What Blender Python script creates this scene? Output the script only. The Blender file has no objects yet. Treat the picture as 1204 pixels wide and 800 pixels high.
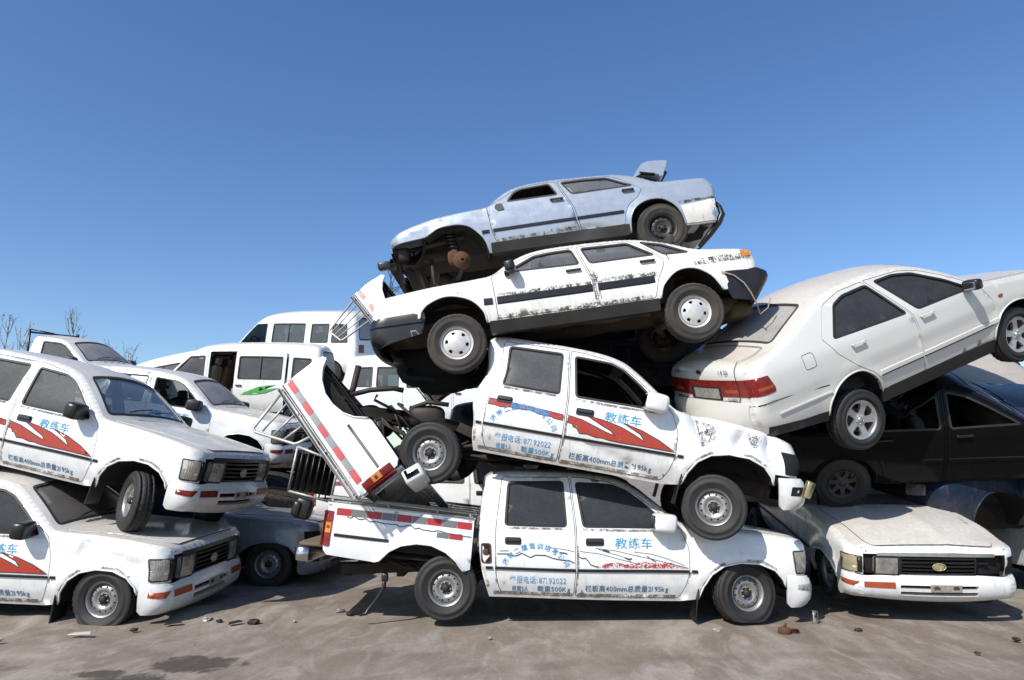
import bpy, math, random
import numpy as np
from math import radians as R, pi, sin, cos
from mathutils import Vector, Matrix, Euler
from mathutils.geometry import delaunay_2d_cdt

random.seed(7)
sc = bpy.context.scene
COL = sc.collection

# ------------------------------------------------------------------ camera, sky, sun, exposure
cam = bpy.data.cameras.new('camera'); camo = bpy.data.objects.new('camera', cam); COL.objects.link(camo)
cam.sensor_fit = 'HORIZONTAL'; cam.sensor_width = 36.0; cam.lens = 36.0 * 803.0 / 1204.0
cam.clip_start = 0.1; cam.clip_end = 3000
camo.location = (0, 0, 1.55); camo.rotation_euler = (R(90 + 10.4), 0, 0)
sc.camera = camo

SUN_D = Vector((0.62, 0.80, -0.92)).normalized()          # direction the light travels
sun = bpy.data.lights.new('sun', 'SUN'); suno = bpy.data.objects.new('sun', sun); COL.objects.link(suno)
sun.energy = 5.0; sun.angle = R(0.53); sun.color = (1.0, 0.955, 0.89)
suno.rotation_euler = SUN_D.to_track_quat('-Z', 'Y').to_euler(); suno.location = (-6, -14, 16)
w = bpy.data.worlds.new('World'); sc.world = w; w.use_nodes = True
nt = w.node_tree; nt.nodes.clear()
sky = nt.nodes.new('ShaderNodeTexSky'); sky.sky_type = 'NISHITA'; sky.sun_disc = False
sky.sun_elevation = math.asin(-SUN_D.z); sky.sun_rotation = math.atan2(-SUN_D.x, -SUN_D.y)
sky.altitude = 30; sky.air_density = 1.0; sky.dust_density = 0.6; sky.ozone_density = 3.2
bg = nt.nodes.new('ShaderNodeBackground'); bg.inputs[1].default_value = 0.145
wo = nt.nodes.new('ShaderNodeOutputWorld')
hs = nt.nodes.new('ShaderNodeHueSaturation'); hs.inputs['Saturation'].default_value = 1.16; hs.inputs['Hue'].default_value = .505
nt.links.new(sky.outputs[0], hs.inputs['Color']); nt.links.new(hs.outputs[0], bg.inputs[0]); nt.links.new(bg.outputs[0], wo.inputs[0])
sc.view_settings.view_transform = 'Standard'; sc.view_settings.look = 'None'
sc.view_settings.exposure = 0.14; sc.view_settings.gamma = 1.0
sc.render.engine = 'CYCLES'
sc.cycles.max_bounces = 8; sc.cycles.transparent_max_bounces = 16

# ------------------------------------------------------------------ materials
class NB:
    def __init__(s, name):
        s.m = bpy.data.materials.new(name); s.m.use_nodes = True; s.t = s.m.node_tree; s.t.nodes.clear()
        s.out = s.n('ShaderNodeOutputMaterial')
    def n(s, t, **k):
        x = s.t.nodes.new(t)
        for a, b in k.items(): setattr(x, a, b)
        return x
    def l(s, a, b): s.t.links.new(a, b)
    def val(s, sock, v):
        if hasattr(v, 'is_output'): s.l(v, sock)
        else: sock.default_value = v
    def coord(s, which='Object', scale=(1, 1, 1)):
        tc = s.n('ShaderNodeTexCoord'); mp = s.n('ShaderNodeMapping'); mp.inputs['Scale'].default_value = scale
        s.l(tc.outputs[which], mp.inputs[0]); return mp.outputs[0]
    def noise(s, co, scale, detail=4, rough=.55, dist=0):
        x = s.n('ShaderNodeTexNoise'); s.l(co, x.inputs['Vector']); x.inputs['Scale'].default_value = scale
        x.inputs['Detail'].default_value = detail; x.inputs['Roughness'].default_value = rough; x.inputs['Distortion'].default_value = dist
        return x.outputs['Fac']
    def ramp(s, fac, a, b, va=0., vb=1.):
        x = s.n('ShaderNodeMapRange'); x.clamp = True; s.l(fac, x.inputs[0])
        x.inputs[1].default_value = a; x.inputs[2].default_value = b; x.inputs[3].default_value = va; x.inputs[4].default_value = vb
        return x.outputs[0]
    def math(s, op, a, b=0.):
        x = s.n('ShaderNodeMath', operation=op); s.val(x.inputs[0], a); s.val(x.inputs[1], b); return x.outputs[0]
    def mix(s, fac, a, b):
        x = s.n('ShaderNodeMix', data_type='RGBA'); s.val(x.inputs[0], fac)
        s.val(x.inputs[6], a if hasattr(a, 'is_output') else (*a, 1)); s.val(x.inputs[7], b if hasattr(b, 'is_output') else (*b, 1))
        return x.outputs[2]
    def bump(s, h, strength=.2, dist=.01, prev=None):
        x = s.n('ShaderNodeBump'); s.l(h, x.inputs['Height']); x.inputs['Strength'].default_value = strength; x.inputs['Distance'].default_value = dist
        if prev is not None: s.l(prev, x.inputs['Normal'])
        return x.outputs[0]
    def bsdf(s, col, rough=.5, metal=0., coat=0., normal=None, spec=.5):
        x = s.n('ShaderNodeBsdfPrincipled'); s.val(x.inputs['Base Color'], col if hasattr(col, 'is_output') else (*col, 1))
        s.val(x.inputs['Roughness'], rough); s.val(x.inputs['Metallic'], metal)
        s.val(x.inputs['Coat Weight'], coat); x.inputs['Coat Roughness'].default_value = .12; s.val(x.inputs['Specular IOR Level'], spec)
        if normal is not None: s.l(normal, x.inputs['Normal'])
        return x.outputs[0]
    def done(s, sh): s.l(sh, s.out.inputs[0]); return s.m
DUST = (.44, .385, .31)
def up(b):
    g = b.n('ShaderNodeNewGeometry'); sp = b.n('ShaderNodeSeparateXYZ'); b.l(g.outputs['Normal'], sp.inputs[0]); return sp.outputs[2]
def paint(name, col, dust=.8, grime=.35, rust=.3, rough=.22, metal=0., wave=.5, chips=.3):
    b = NB(name); co = b.coord('Object')
    n1 = b.noise(co, 1.7, 5, .6); n2 = b.noise(co, 9, 6, .65); n3 = b.noise(co, 38, 4, .7)
    c = b.mix(b.ramp(n1, .35, .75, 0, .16), col, tuple(x * .82 for x in col))
    sx = b.n('ShaderNodeSeparateXYZ'); b.l(co, sx.inputs[0])
    low = b.ramp(sx.outputs[2], .62, .18, 0, 1)                       # road splash kept low on the sills
    streak = b.noise(b.coord('Object', (9, 9, 1.1)), 2.4, 4, .7)
    g = b.math('MULTIPLY', b.math('ADD', b.math('MULTIPLY', low, .75), b.ramp(streak, .52, .85, 0, .8)), b.ramp(n2, .3, .7, .25, 1))
    c = b.mix(b.math('MULTIPLY', g, grime), c, (.30, .25, .19))
    # scuffs
    sc_ = b.ramp(b.noise(b.coord('Object', (3, 3, 14)), 5, 6, .75), .66, .72, 0, 1)
    c = b.mix(b.math('MULTIPLY', sc_, chips * .6), c, (.16, .15, .14))
    # rust patches
    r = b.math('MULTIPLY', b.ramp(n2, .66, .74, 0, 1), b.ramp(n1, .5, .62, 0, 1))
    c = b.mix(b.math('MULTIPLY', r, rust), c, (.20, .085, .035))
    speck = b.ramp(n3, .71, .75, 0, 1)
    c = b.mix(b.math('MULTIPLY', speck, chips), c, (.10, .08, .07))
    d = b.math('MULTIPLY', b.ramp(up(b), .30, .93, 0, 1), b.ramp(n1, .25, .7, .55, 1))
    d = b.math('MULTIPLY', d, dust)
    spots = b.ramp(b.noise(co, 24, 3, .6), .35, .62, .72, 1)
    c = b.mix(b.math('MULTIPLY', d, spots), c, DUST)
    rg = b.math('ADD', b.math('MULTIPLY', d, .5), b.ramp(n2, .3, .7, rough - .06, rough + .12))
    nb = b.bump(b.noise(co, 2.2, 2, .4), wave, .02); nb = b.bump(b.noise(co, 60, 3, .6), .06, .003, nb)
    return b.done(b.bsdf(c, rg, metal, .5 if max(col) > .1 else 0., nb, .5 if max(col) > .1 else .12))
def plain(name, col, rough=.6, metal=0., var=.25, scale=12, dust=.2, bumpv=.15, dustcol=DUST):
    b = NB(name); co = b.coord('Object'); n = b.noise(co, scale, 6, .65); n1 = b.noise(co, scale * .22, 4, .6)
    c = b.mix(b.ramp(n, .3, .75, 0, 1), col, tuple(x * (1 - var) for x in col))
    d = b.math('MULTIPLY', b.ramp(n1, .38, .72, .15, 1), dust)
    d = b.math('ADD', d, b.math('MULTIPLY', b.ramp(up(b), .4, .95, 0, 1), dust * .9))
    c = b.mix(d, c, dustcol)
    return b.done(b.bsdf(c, b.math('ADD', b.math('MULTIPLY', d, .4), rough), metal, 0, b.bump(n, bumpv, .004)))
def glass(name, tint=(.10, .11, .12), film=.45, filmcol=(.20, .20, .20), rough=.45):
    b = NB(name); co = b.coord('Object'); n = b.noise(b.coord('Object', (1, 1, 2)), 2.5, 6, .6); n2 = b.noise(co, 30, 4, .7)
    tr = b.n('ShaderNodeBsdfTransparent'); tr.inputs[0].default_value = (*tint, 1)
    f = b.math('MULTIPLY', b.ramp(n, .25, .75, .72, 1.15), film); f = b.math('MULTIPLY', f, b.ramp(n2, .3, .7, .92, 1.06))
    df = b.n('ShaderNodeBsdfDiffuse'); b.val(df.inputs[0], b.mix(b.ramp(n2, .35, .8, 0, .4), filmcol, tuple(min(1, x * 1.5) for x in filmcol)))
    m1 = b.n('ShaderNodeMixShader'); b.val(m1.inputs[0], f); b.l(tr.outputs[0], m1.inputs[1]); b.l(df.outputs[0], m1.inputs[2])
    gl = b.n('ShaderNodeBsdfGlossy'); gl.inputs['Roughness'].default_value = .10 + film * .28; gl.inputs[0].default_value = (.75, .75, .75, 1)
    lw = b.n('ShaderNodeFresnel'); lw.inputs[0].default_value = 1.5
    m2 = b.n('ShaderNodeMixShader'); b.l(b.math('MULTIPLY', lw.outputs[0], (1. - film * .75) * .55), m2.inputs[0]); b.l(m1.outputs[0], m2.inputs[1]); b.l(gl.outputs[0], m2.inputs[2])
    return b.done(m2.outputs[0])
M = {}
M['white'] = paint('white_paint', (.74, .755, .755), .95, .62, .6, chips=.6, wave=.8)
M['white_b'] = paint('white_paint_scuffed', (.74, .755, .755), .80, .8, .9, chips=.9, wave=1.0)
M['old_white'] = paint('old_white_paint', (.74, .73, .68), .80, .95, .7, chips=.75, wave=.2)
M['cream'] = paint('cream_paint', (.60, .595, .56), 1.0, .12, .06, rough=.16, chips=.08, wave=.12)
M['silver'] = paint('silver_blue_paint', (.38, .43, .485), .30, .6, .45, rough=.28, metal=.35, chips=.6, wave=.5)
M['black'] = paint('black_paint', (.004, .004, .0045), .06, .02, .02, rough=.10, chips=.05, wave=.35)
M['shade_grey'] = paint('shade_toned_paint', (.17, .195, .225), .4, .5, .4)  # deep shade on the pickup between the stacks, put into its paint colour
M['dusty_grey'] = paint('dust_covered_grey_paint', (.20, .21, .22), 1.3, .5, .3, rough=.5)
M['blue'] = paint('blue_paint', (.009, .017, .036), .05, .4, .3, chips=.3)
M['grey'] = paint('grey_white_paint', (.62, .64, .66), .8, .5, .4)
M['hulk'] = paint('shade_dark_hulk_paint', (.014, .013, .013), .12, .5, .8, chips=.3, wave=.8)  # near-black so the added wrecks read as the shade behind the stacks
M['glass'] = glass('side_glass', (.02, .02, .02), .93, (.040, .043, .048))
M['glass_clear'] = glass('clear_glass', (.48, .53, .52), .36, (.22, .235, .23))
M['glass_dusty'] = glass('dusty_glass', (.20, .20, .20), .80, (.17, .16, .15))
M['glass_dirty'] = glass('very_dusty_glass', (.15, .15, .15), .97, (.27, .26, .245))
M['glass_grey'] = glass('grey_glass', (.04, .04, .045), .95, (.085, .088, .092))
M['glass_dustlight'] = glass('dust_coated_glass', (.2, .2, .2), .99, (.33, .32, .30))
M['trim'] = plain('black_trim', (.010, .010, .011), .36, dust=.018)
M['trim_dirty'] = plain('dirty_black_trim', (.013, .0125, .012), .5, dust=.045)
M['seal'] = plain('black_rubber_seal', (.012, .012, .013), .6, dust=.04, bumpv=.05)
M['gap'] = plain('dark_gap', (.006, .006, .006), .9, dust=0, bumpv=0)
M['under'] = plain('underbody_dirt', (.020, .0165, .0135), .85, dust=.07, scale=7, bumpv=.6, var=.6, dustcol=(.23, .17, .11))
M['under_tan'] = plain('underbody_mud', (.075, .055, .036), .9, dust=.30, scale=5, bumpv=.8, var=.6, dustcol=(.27, .20, .13))
M['well'] = plain('wheel_well', (.008, .0072, .0065), .9, dust=.03, bumpv=.5, dustcol=(.10, .08, .06))
M['tyre'] = plain('tyre_rubber', (.015, .0145, .014), .68, dust=.09, scale=25, bumpv=.3, dustcol=(.12, .11, .098))
M['tyre_muddy'] = plain('muddy_tyre', (.024, .022, .020), .85, dust=.26, scale=18, bumpv=.4, dustcol=(.19, .16, .13))
M['steel'] = plain('steel_rim', (.36, .36, .355), .38, .6, dust=.16, scale=20, dustcol=(.20, .185, .16))
M['steel_dark'] = plain('dark_steel_rim', (.022, .022, .025), .5, .3, dust=.12)
M['alloy'] = plain('alloy_rim', (.60, .61, .62), .30, .75, dust=.10)
M['hubcap'] = plain('hubcap_plastic', (.62, .62, .61), .35, .2, dust=.18)
M['galv'] = plain('galvanised_tube', (.48, .48, .46), .45, .4, dust=.15, scale=30)
M['chrome'] = plain('chrome', (.65, .65, .65), .18, 1., dust=.22)
M['iron'] = plain('bare_iron', (.035, .030, .027), .6, .4, dust=.14, dustcol=(.12, .075, .045))
M['rust'] = plain('rusty_steel', (.10, .040, .020), .85, .1, dust=.3, var=.6, scale=18, dustcol=(.17, .08, .04))
M['seat'] = plain('seat_cloth', (.035, .036, .04), .9, dust=.06)
M['seat_tan'] = plain('seat_tan', (.33, .25, .17), .9, dust=.15)
M['dash'] = plain('dashboard', (.03, .03, .032), .7, dust=.12)
M['lining'] = plain('interior_lining', (.075, .075, .077), .9, dust=.06)
M['red_lamp'] = plain('red_lens', (.24, .010, .010), .2, dust=.05, var=.6, scale=40)
M['amber'] = plain('amber_lens', (.62, .22, .03), .25, dust=.12)
M['orange'] = plain('orange_lens', (.36, .050, .012), .25, dust=.08)
M['yellowed'] = plain('yellowed_lens', (.42, .38, .22), .2, .2, dust=.15)
M['decal_red'] = None
M['sign_red'] = plain('red_reflective', (.42, .018, .022), .4, dust=.05)
M['sign_grey'] = plain('silver_reflective', (.17, .175, .18), .4, .2, dust=.05)
M['plate'] = plain('bare_plate', (.48, .47, .44), .5, .4, dust=.3, var=.7, scale=30)
M['green'] = plain('green_decal', (.09, .40, .07), .4, dust=.1)
M['mirror_glass'] = plain('mirror_glass', (.5, .52, .55), .05, 1., dust=.05)
def lens_mat():
    b = NB('headlamp_lens'); co = b.coord('Object')
    wv = b.n('ShaderNodeTexWave'); wv.bands_direction = 'Y'; b.l(co, wv.inputs[0]); wv.inputs['Scale'].default_value = 34
    n = b.noise(co, 9, 4); c = b.mix(b.ramp(n, .35, .7), (.62, .62, .58), (.26, .26, .24))
    return b.done(b.bsdf(c, .12, .6, .8, b.bump(wv.outputs['Fac'], .5, .004)))
M['lens'] = lens_mat()
def decal_mat(name, c1, c2, keep, holes, scale=45):
    b = NB(name); co = b.coord('Object'); n = b.noise(co, scale, 6, .75); n2 = b.noise(co, 14, 5, .7)
    c = b.mix(b.ramp(n2, .40, .62), c1, c2)
    alpha = b.ramp(b.math('ADD', b.math('MULTIPLY', n, .6), b.math('MULTIPLY', n2, .4)), holes, holes + .02, 1, 0)
    tr = b.n('ShaderNodeBsdfTransparent'); ms = b.n('ShaderNodeMixShader')
    b.l(alpha, ms.inputs[0]); b.l(tr.outputs[0], ms.inputs[1]); b.l(b.bsdf(c, .4, 0, .2), ms.inputs[2])
    return b.done(ms.outputs[0])
M['decal_red'] = decal_mat('red_decal', (.40, .016, .016), (.27, .055, .018), 1, .60)
M['decal_faded'] = decal_mat('faded_red_decal', (.42, .03, .03), (.36, .04, .04), 1, .485, 70)
M['grime_soft'] = decal_mat('soft_grime_streak', (.16, .13, .10), (.30, .26, .21), 1, .49, 110)
M['grime'] = decal_mat('grime_streak', (.06, .05, .04), (.20, .17, .13), 1, .475, 70)
M['ink_blue'] = decal_mat('blue_lettering', (.03, .22, .42), (.10, .34, .52), 1, .60, 80)
M['ink_dark'] = decal_mat('dark_blue_lettering', (.02, .11, .22), (.05, .19, .33), 1, .61, 80)
M['ink_faint'] = decal_mat('faint_blue_lettering', (.12, .28, .48), (.22, .38, .55), 1, .60, 70)
M['ink_black'] = plain('black_lettering', (.02, .02, .02), .5, dust=0)
M['decal_line'] = plain('peeled_decal_edge', (.03, .025, .025), .7, dust=0)
M['decal_blue'] = decal_mat('blue_patch_decal', (.08, .14, .34), (.16, .14, .25), 1, .54, 60)

# ------------------------------------------------------------------ geometry helpers
class MB:
    def __init__(s): s.v = []; s.f = []; s.m = []; s.n = 0
    def add(s, V, F, m=0):
        V = np.asarray(V, float)
        s.v.append(V); s.f += [tuple(int(i) + s.n for i in f) for f in F]; s.m += [m] * len(F); s.n += len(V)
        return s
    def data(s): return np.concatenate(s.v) if s.v else np.zeros((0, 3))
def build(name, mb, mats, parent=None, deform=None, smooth=True, label=None):
    V = mb.data()
    if len(V) == 0: return None
    if deform is not None: V = deform(V)
    me = bpy.data.meshes.new(name); me.from_pydata(V.tolist(), [], mb.f)
    if not isinstance(mats, (list, tuple)): mats = [mats]
    for m in mats: me.materials.append(m)
    if len(mats) > 1: me.polygons.foreach_set('material_index', mb.m)
    if smooth: me.polygons.foreach_set('use_smooth', [True] * len(me.polygons))
    me.update()
    o = bpy.data.objects.new(name, me); COL.objects.link(o)
    if parent is not None: o.parent = parent
    if label: o['label'] = label
    return o
def resample(P, step, closed=True):
    P = np.asarray(P, float); Q = np.vstack([P, P[:1]]) if closed else P; out = []
    for a, b in zip(Q[:-1], Q[1:]):
        n = max(1, int(math.ceil(np.linalg.norm(b - a) / step)))
        for i in range(n): out.append(a + (b - a) * i / n)
    if not closed: out.append(Q[-1])
    return np.array(out)
def catmull(P, step):
    P = np.asarray(P, float)
    if len(P) < 3: return resample(P, step, False)
    A = np.vstack([2 * P[0] - P[1], P, 2 * P[-1] - P[-2]]); out = []
    for i in range(1, len(A) - 2):
        p0, p1, p2, p3 = A[i - 1], A[i], A[i + 1], A[i + 2]; L = np.linalg.norm(p2 - p1); n = max(1, int(math.ceil(L / step)))
        # tension keeps straight runs straight beside sharp corners
        m1 = (p2 - p0) * .5 * min(1, 2 * L / (np.linalg.norm(p1 - p0) + L)); m2 = (p3 - p1) * .5 * min(1, 2 * L / (np.linalg.norm(p3 - p2) + L))
        for k in range(n):
            t = k / n; h = (2 * t**3 - 3 * t**2 + 1, t**3 - 2 * t**2 + t, -2 * t**3 + 3 * t**2, t**3 - t**2)
            out.append(h[0] * p1 + h[1] * m1 + h[2] * p2 + h[3] * m2)
    out.append(P[-1]); return np.array(out)
def inside(P, poly):
    P = np.asarray(P); x, y = P[:, 0], P[:, 1]; A = np.asarray(poly); B = np.roll(A, -1, 0); r = np.zeros(len(P), bool)
    for (x1, y1), (x2, y2) in zip(A, B):
        if y1 == y2: continue
        c = ((y1 > y) != (y2 > y)) & (x < (x2 - x1) * (y - y1) / (y2 - y1) + x1); r ^= c
    return r
def segdist(P, poly, closed=True):
    A = np.asarray(poly); B = np.roll(A, -1, 0) if closed else A[1:]
    if not closed: A = A[:-1]
    d = np.full(len(P), 1e9)
    for a, b in zip(A, B):
        ab = b - a; L = ab @ ab
        if L < 1e-14: continue
        t = np.clip(((P - a) @ ab) / L, 0, 1); q = P - (a + t[:, None] * ab); d = np.minimum(d, (q * q).sum(1))
    return np.sqrt(d)
def round_poly(P, r=.04, n=4):
    P = np.asarray(P, float); N = len(P); out = []
    for i in range(N):
        a, b, c = P[i - 1], P[i], P[(i + 1) % N]; u = a - b; v = c - b; lu, lv = np.linalg.norm(u), np.linalg.norm(v)
        k = min(r, lu * .45, lv * .45); p0 = b + u / lu * k; p1 = b + v / lv * k
        for j in range(n + 1):
            t = j / n; out.append((1 - t)**2 * p0 + 2 * t * (1 - t) * b + t * t * p1)
    return np.array(out)
def offset(P, d):
    P = np.asarray(P, float); a = np.roll(P, 1, 0); b = np.roll(P, -1, 0); T = b - a; T /= np.linalg.norm(T, axis=1)[:, None] + 1e-12
    area = 0.5 * np.sum(P[:, 0] * b[:, 1] - b[:, 0] * P[:, 1]); s = 1 if area > 0 else -1
    return P + s * d * np.stack([T[:, 1], -T[:, 0]], 1)          # d>0 grows
def tri2d(outer, holes=(), step=.06, extra=None, bstep=None):
    bstep = bstep or step * .7
    loops = [resample(outer, bstep)] + [resample(h, bstep) for h in holes]
    pts = np.concatenate(loops); edges = []; k = 0
    for L in loops:
        n = len(L); edges += [(k + i, k + (i + 1) % n) for i in range(n)]; k += n
    lo = pts.min(0); hi = pts.max(0); G = []
    if step < max(hi - lo):
        ys = np.arange(lo[1] + step * .5, hi[1], step * .87)
        for j, yy in enumerate(ys):
            xs = np.arange(lo[0] + (step * .5 if j % 2 else 0), hi[0], step); G.append(np.stack([xs, np.full(len(xs), yy)], 1))
    G = np.concatenate(G) if G else np.zeros((0, 2))
    def keep(G, marg):
        if len(G) == 0: return G
        m = inside(G, loops[0])
        for h in loops[1:]: m &= ~inside(G, h)
        G = G[m]
        if len(G) == 0: return G
        d = np.minimum.reduce([segdist(G, L) for L in loops]); return G[d > marg]
    G = keep(G, step * .4)
    if extra is not None and len(extra):
        X = keep(np.asarray(extra), .003)
        if len(G) and len(X):
            dm = np.array([np.min(((X - g)**2).sum(1)) for g in G]); G = G[dm > (step * .35)**2]
        G = np.vstack([G, X])
    allp = np.vstack([pts, G]) if len(G) else pts
    r = delaunay_2d_cdt([Vector(p) for p in allp], edges, [], 0, 1e-6)
    V = np.array([v[:] for v in r[0]]); F = np.array([f for f in r[2] if len(f) == 3])
    if len(F) == 0: return V, [], loops
    C = V[F].mean(1); m = inside(C, loops[0])
    for h in loops[1:]: m &= ~inside(C, h)
    return V, F[m], loops
def strip(mb, A, B, closed=True, m=0):
    n = len(A); F = [(i, (i + 1) % n, n + (i + 1) % n, n + i) for i in range(n if closed else n - 1)]
    mb.add(np.vstack([A, B]), F, m)
def panel(mb, outer, holes, mp, step=.06, extra=None, inset=0., flange=(), m=0, bstep=None):
    """flange: list of (loop index, depth)"""
    V, F, loops = tri2d(outer, holes, step, extra, bstep)
    mb.add(mp(V, inset), F, m)
    for i, d in flange: strip(mb, mp(loops[i], inset), mp(loops[i], inset + d), True, m)
    return loops
def ribbon(mb, loop, width, mp, inset=0., closed=True, m=0, step=.05):
    L = resample(loop, step, closed)
    if closed: A, B = offset(L, width / 2), offset(L, -width / 2)
    else:
        T = np.gradient(L, axis=0); T /= np.linalg.norm(T, axis=1)[:, None] + 1e-9; N = np.stack([T[:, 1], -T[:, 0]], 1); A, B = L + N * width / 2, L - N * width / 2
    strip(mb, mp(A, inset), mp(B, inset), closed, m)
def bar(mb, loop, width, mp, h, base=0., m=0):
    """raised strip along an open 2D line"""
    L = resample(loop, .06, False); T = np.gradient(L, axis=0); T /= np.linalg.norm(T, axis=1)[:, None] + 1e-9; N = np.stack([T[:, 1], -T[:, 0]], 1)
    A, B = L + N * width / 2, L - N * width / 2; A2, B2 = L + N * width * .36, L - N * width * .36
    strip(mb, mp(A, base), mp(A2, -h), False, m); strip(mb, mp(A2, -h), mp(B2, -h), False, m); strip(mb, mp(B2, -h), mp(B, base), False, m)
    for k in (0, -1): mb.add(np.vstack([mp(X[[k]], q) for X, q in ((A, base), (A2, -h), (B2, -h), (B, base))]), [(0, 1, 2, 3)], m)
def sbox(mb, c, s, e=.35, rot=None, nu=16, nv=10, m=0):
    """rounded box (superellipsoid), s = full size"""
    f = lambda a, p: np.sign(a) * np.abs(a)**p
    u = np.linspace(-pi, pi, nu, endpoint=False); v = np.linspace(-pi / 2, pi / 2, nv)
    U, Vv = np.meshgrid(u, v); P = np.stack([f(np.cos(Vv), e) * f(np.cos(U), e), f(np.cos(Vv), e) * f(np.sin(U), e), f(np.sin(Vv), e)], -1).reshape(-1, 3) * np.array(s) / 2
    if rot is not None: P = P @ np.array(Euler(rot).to_matrix()).T
    P += np.array(c)
    F = [(j * nu + i, j * nu + (i + 1) % nu, (j + 1) * nu + (i + 1) % nu, (j + 1) * nu + i) for j in range(nv - 1) for i in range(nu)]
    mb.add(P, F, m)
def box(mb, c, s, rot=None, m=0, b=.006):
    """bevelled box, faces split so that edges stay crisp"""
    hx, hy, hz = [q / 2 for q in s]; b = min(b, hx * .4, hy * .4, hz * .4); P = []; F = []
    for ax in range(3):
        for sg in (1, -1):
            h = [hx, hy, hz]; o = [i for i in range(3) if i != ax]; base = len(P)
            for a, c2 in ((1, 1), (-1, 1), (-1, -1), (1, -1)):
                p = [0, 0, 0]; p[ax] = sg * h[ax]; p[o[0]] = a * (h[o[0]] - b); p[o[1]] = c2 * (h[o[1]] - b); P.append(p)
            F.append((base, base + 1, base + 2, base + 3))
    P = np.array(P)
    # bevel faces: connect nearest corners through a hull over the 24 points
    idx = {}
    def find(q): return int(np.argmin(((P - np.array(q))**2).sum(1)))
    for sx in (1, -1):
        for sy in (1, -1):
            for sz in (1, -1):
                a = find((sx * hx, sy * (hy - b), sz * (hz - b))); bb = find((sx * (hx - b), sy * hy, sz * (hz - b))); cc = find((sx * (hx - b), sy * (hy - b), sz * hz)); F.append((a, bb, cc))
    for s1 in (1, -1):
        for s2 in (1, -1):
            F.append((find((s1 * hx, s2 * (hy - b), hz - b)), find((s1 * hx, s2 * (hy - b), -hz + b)), find((s1 * (hx - b), s2 * hy, -hz + b)), find((s1 * (hx - b), s2 * hy, hz - b))))
            F.append((find((s1 * hx, hy - b, s2 * (hz - b))), find((s1 * hx, -hy + b, s2 * (hz - b))), find((s1 * (hx - b), -hy + b, s2 * hz)), find((s1 * (hx - b), hy - b, s2 * hz))))
            F.append((find((hx - b, s1 * hy, s2 * (hz - b))), find((-hx + b, s1 * hy, s2 * (hz - b))), find((-hx + b, s1 * (hy - b), s2 * hz)), find((hx - b, s1 * (hy - b), s2 * hz))))
    if rot is not None: P = P @ np.array(Euler(rot).to_matrix()).T
    mb.add(P + np.array(c), F, m)
def tube(mb, pts, r, n=8, m=0, caps=True):
    pts = np.asarray(pts, float); K = len(pts); r = np.broadcast_to(np.asarray(r, float), (K,))
    T = np.gradient(pts, axis=0) if K > 2 else np.array([pts[1] - pts[0]] * 2); T /= np.linalg.norm(T, axis=1)[:, None] + 1e-12
    ref = np.array([0, 0, 1.]) if abs(T[0][2]) < .9 else np.array([1., 0, 0]); V = []
    N = np.cross(T[0], ref); N /= np.linalg.norm(N)
    for i in range(K):
        N = N - T[i] * (N @ T[i]); N /= np.linalg.norm(N) + 1e-12; B = np.cross(T[i], N)
        for k in range(n): a = 2 * pi * k / n; V.append(pts[i] + r[i] * (cos(a) * N + sin(a) * B))
    F = [(i * n + k, i * n + (k + 1) % n, (i + 1) * n + (k + 1) % n, (i + 1) * n + k) for i in range(K - 1) for k in range(n)]
    if caps: F += [tuple(range(n))[::-1], tuple(range((K - 1) * n, K * n))]
    mb.add(V, F, m)
def lathe(mb, prof, n=48, m=0, fn=None):
    """prof: (radius, y) rings about the y axis"""
    prof = np.asarray(prof, float); K = len(prof); V = []
    for (r, y) in prof:
        for k in range(n): a = 2 * pi * k / n; V.append((r * cos(a), y, r * sin(a)))
    F = [(i * n + k, i * n + (k + 1) % n, (i + 1) * n + (k + 1) % n, (i + 1) * n + k) for i in range(K - 1) for k in range(n)]
    V = np.array(V)
    if fn is not None: V = fn(V, K, n)
    mb.add(V, F, m)

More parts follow.
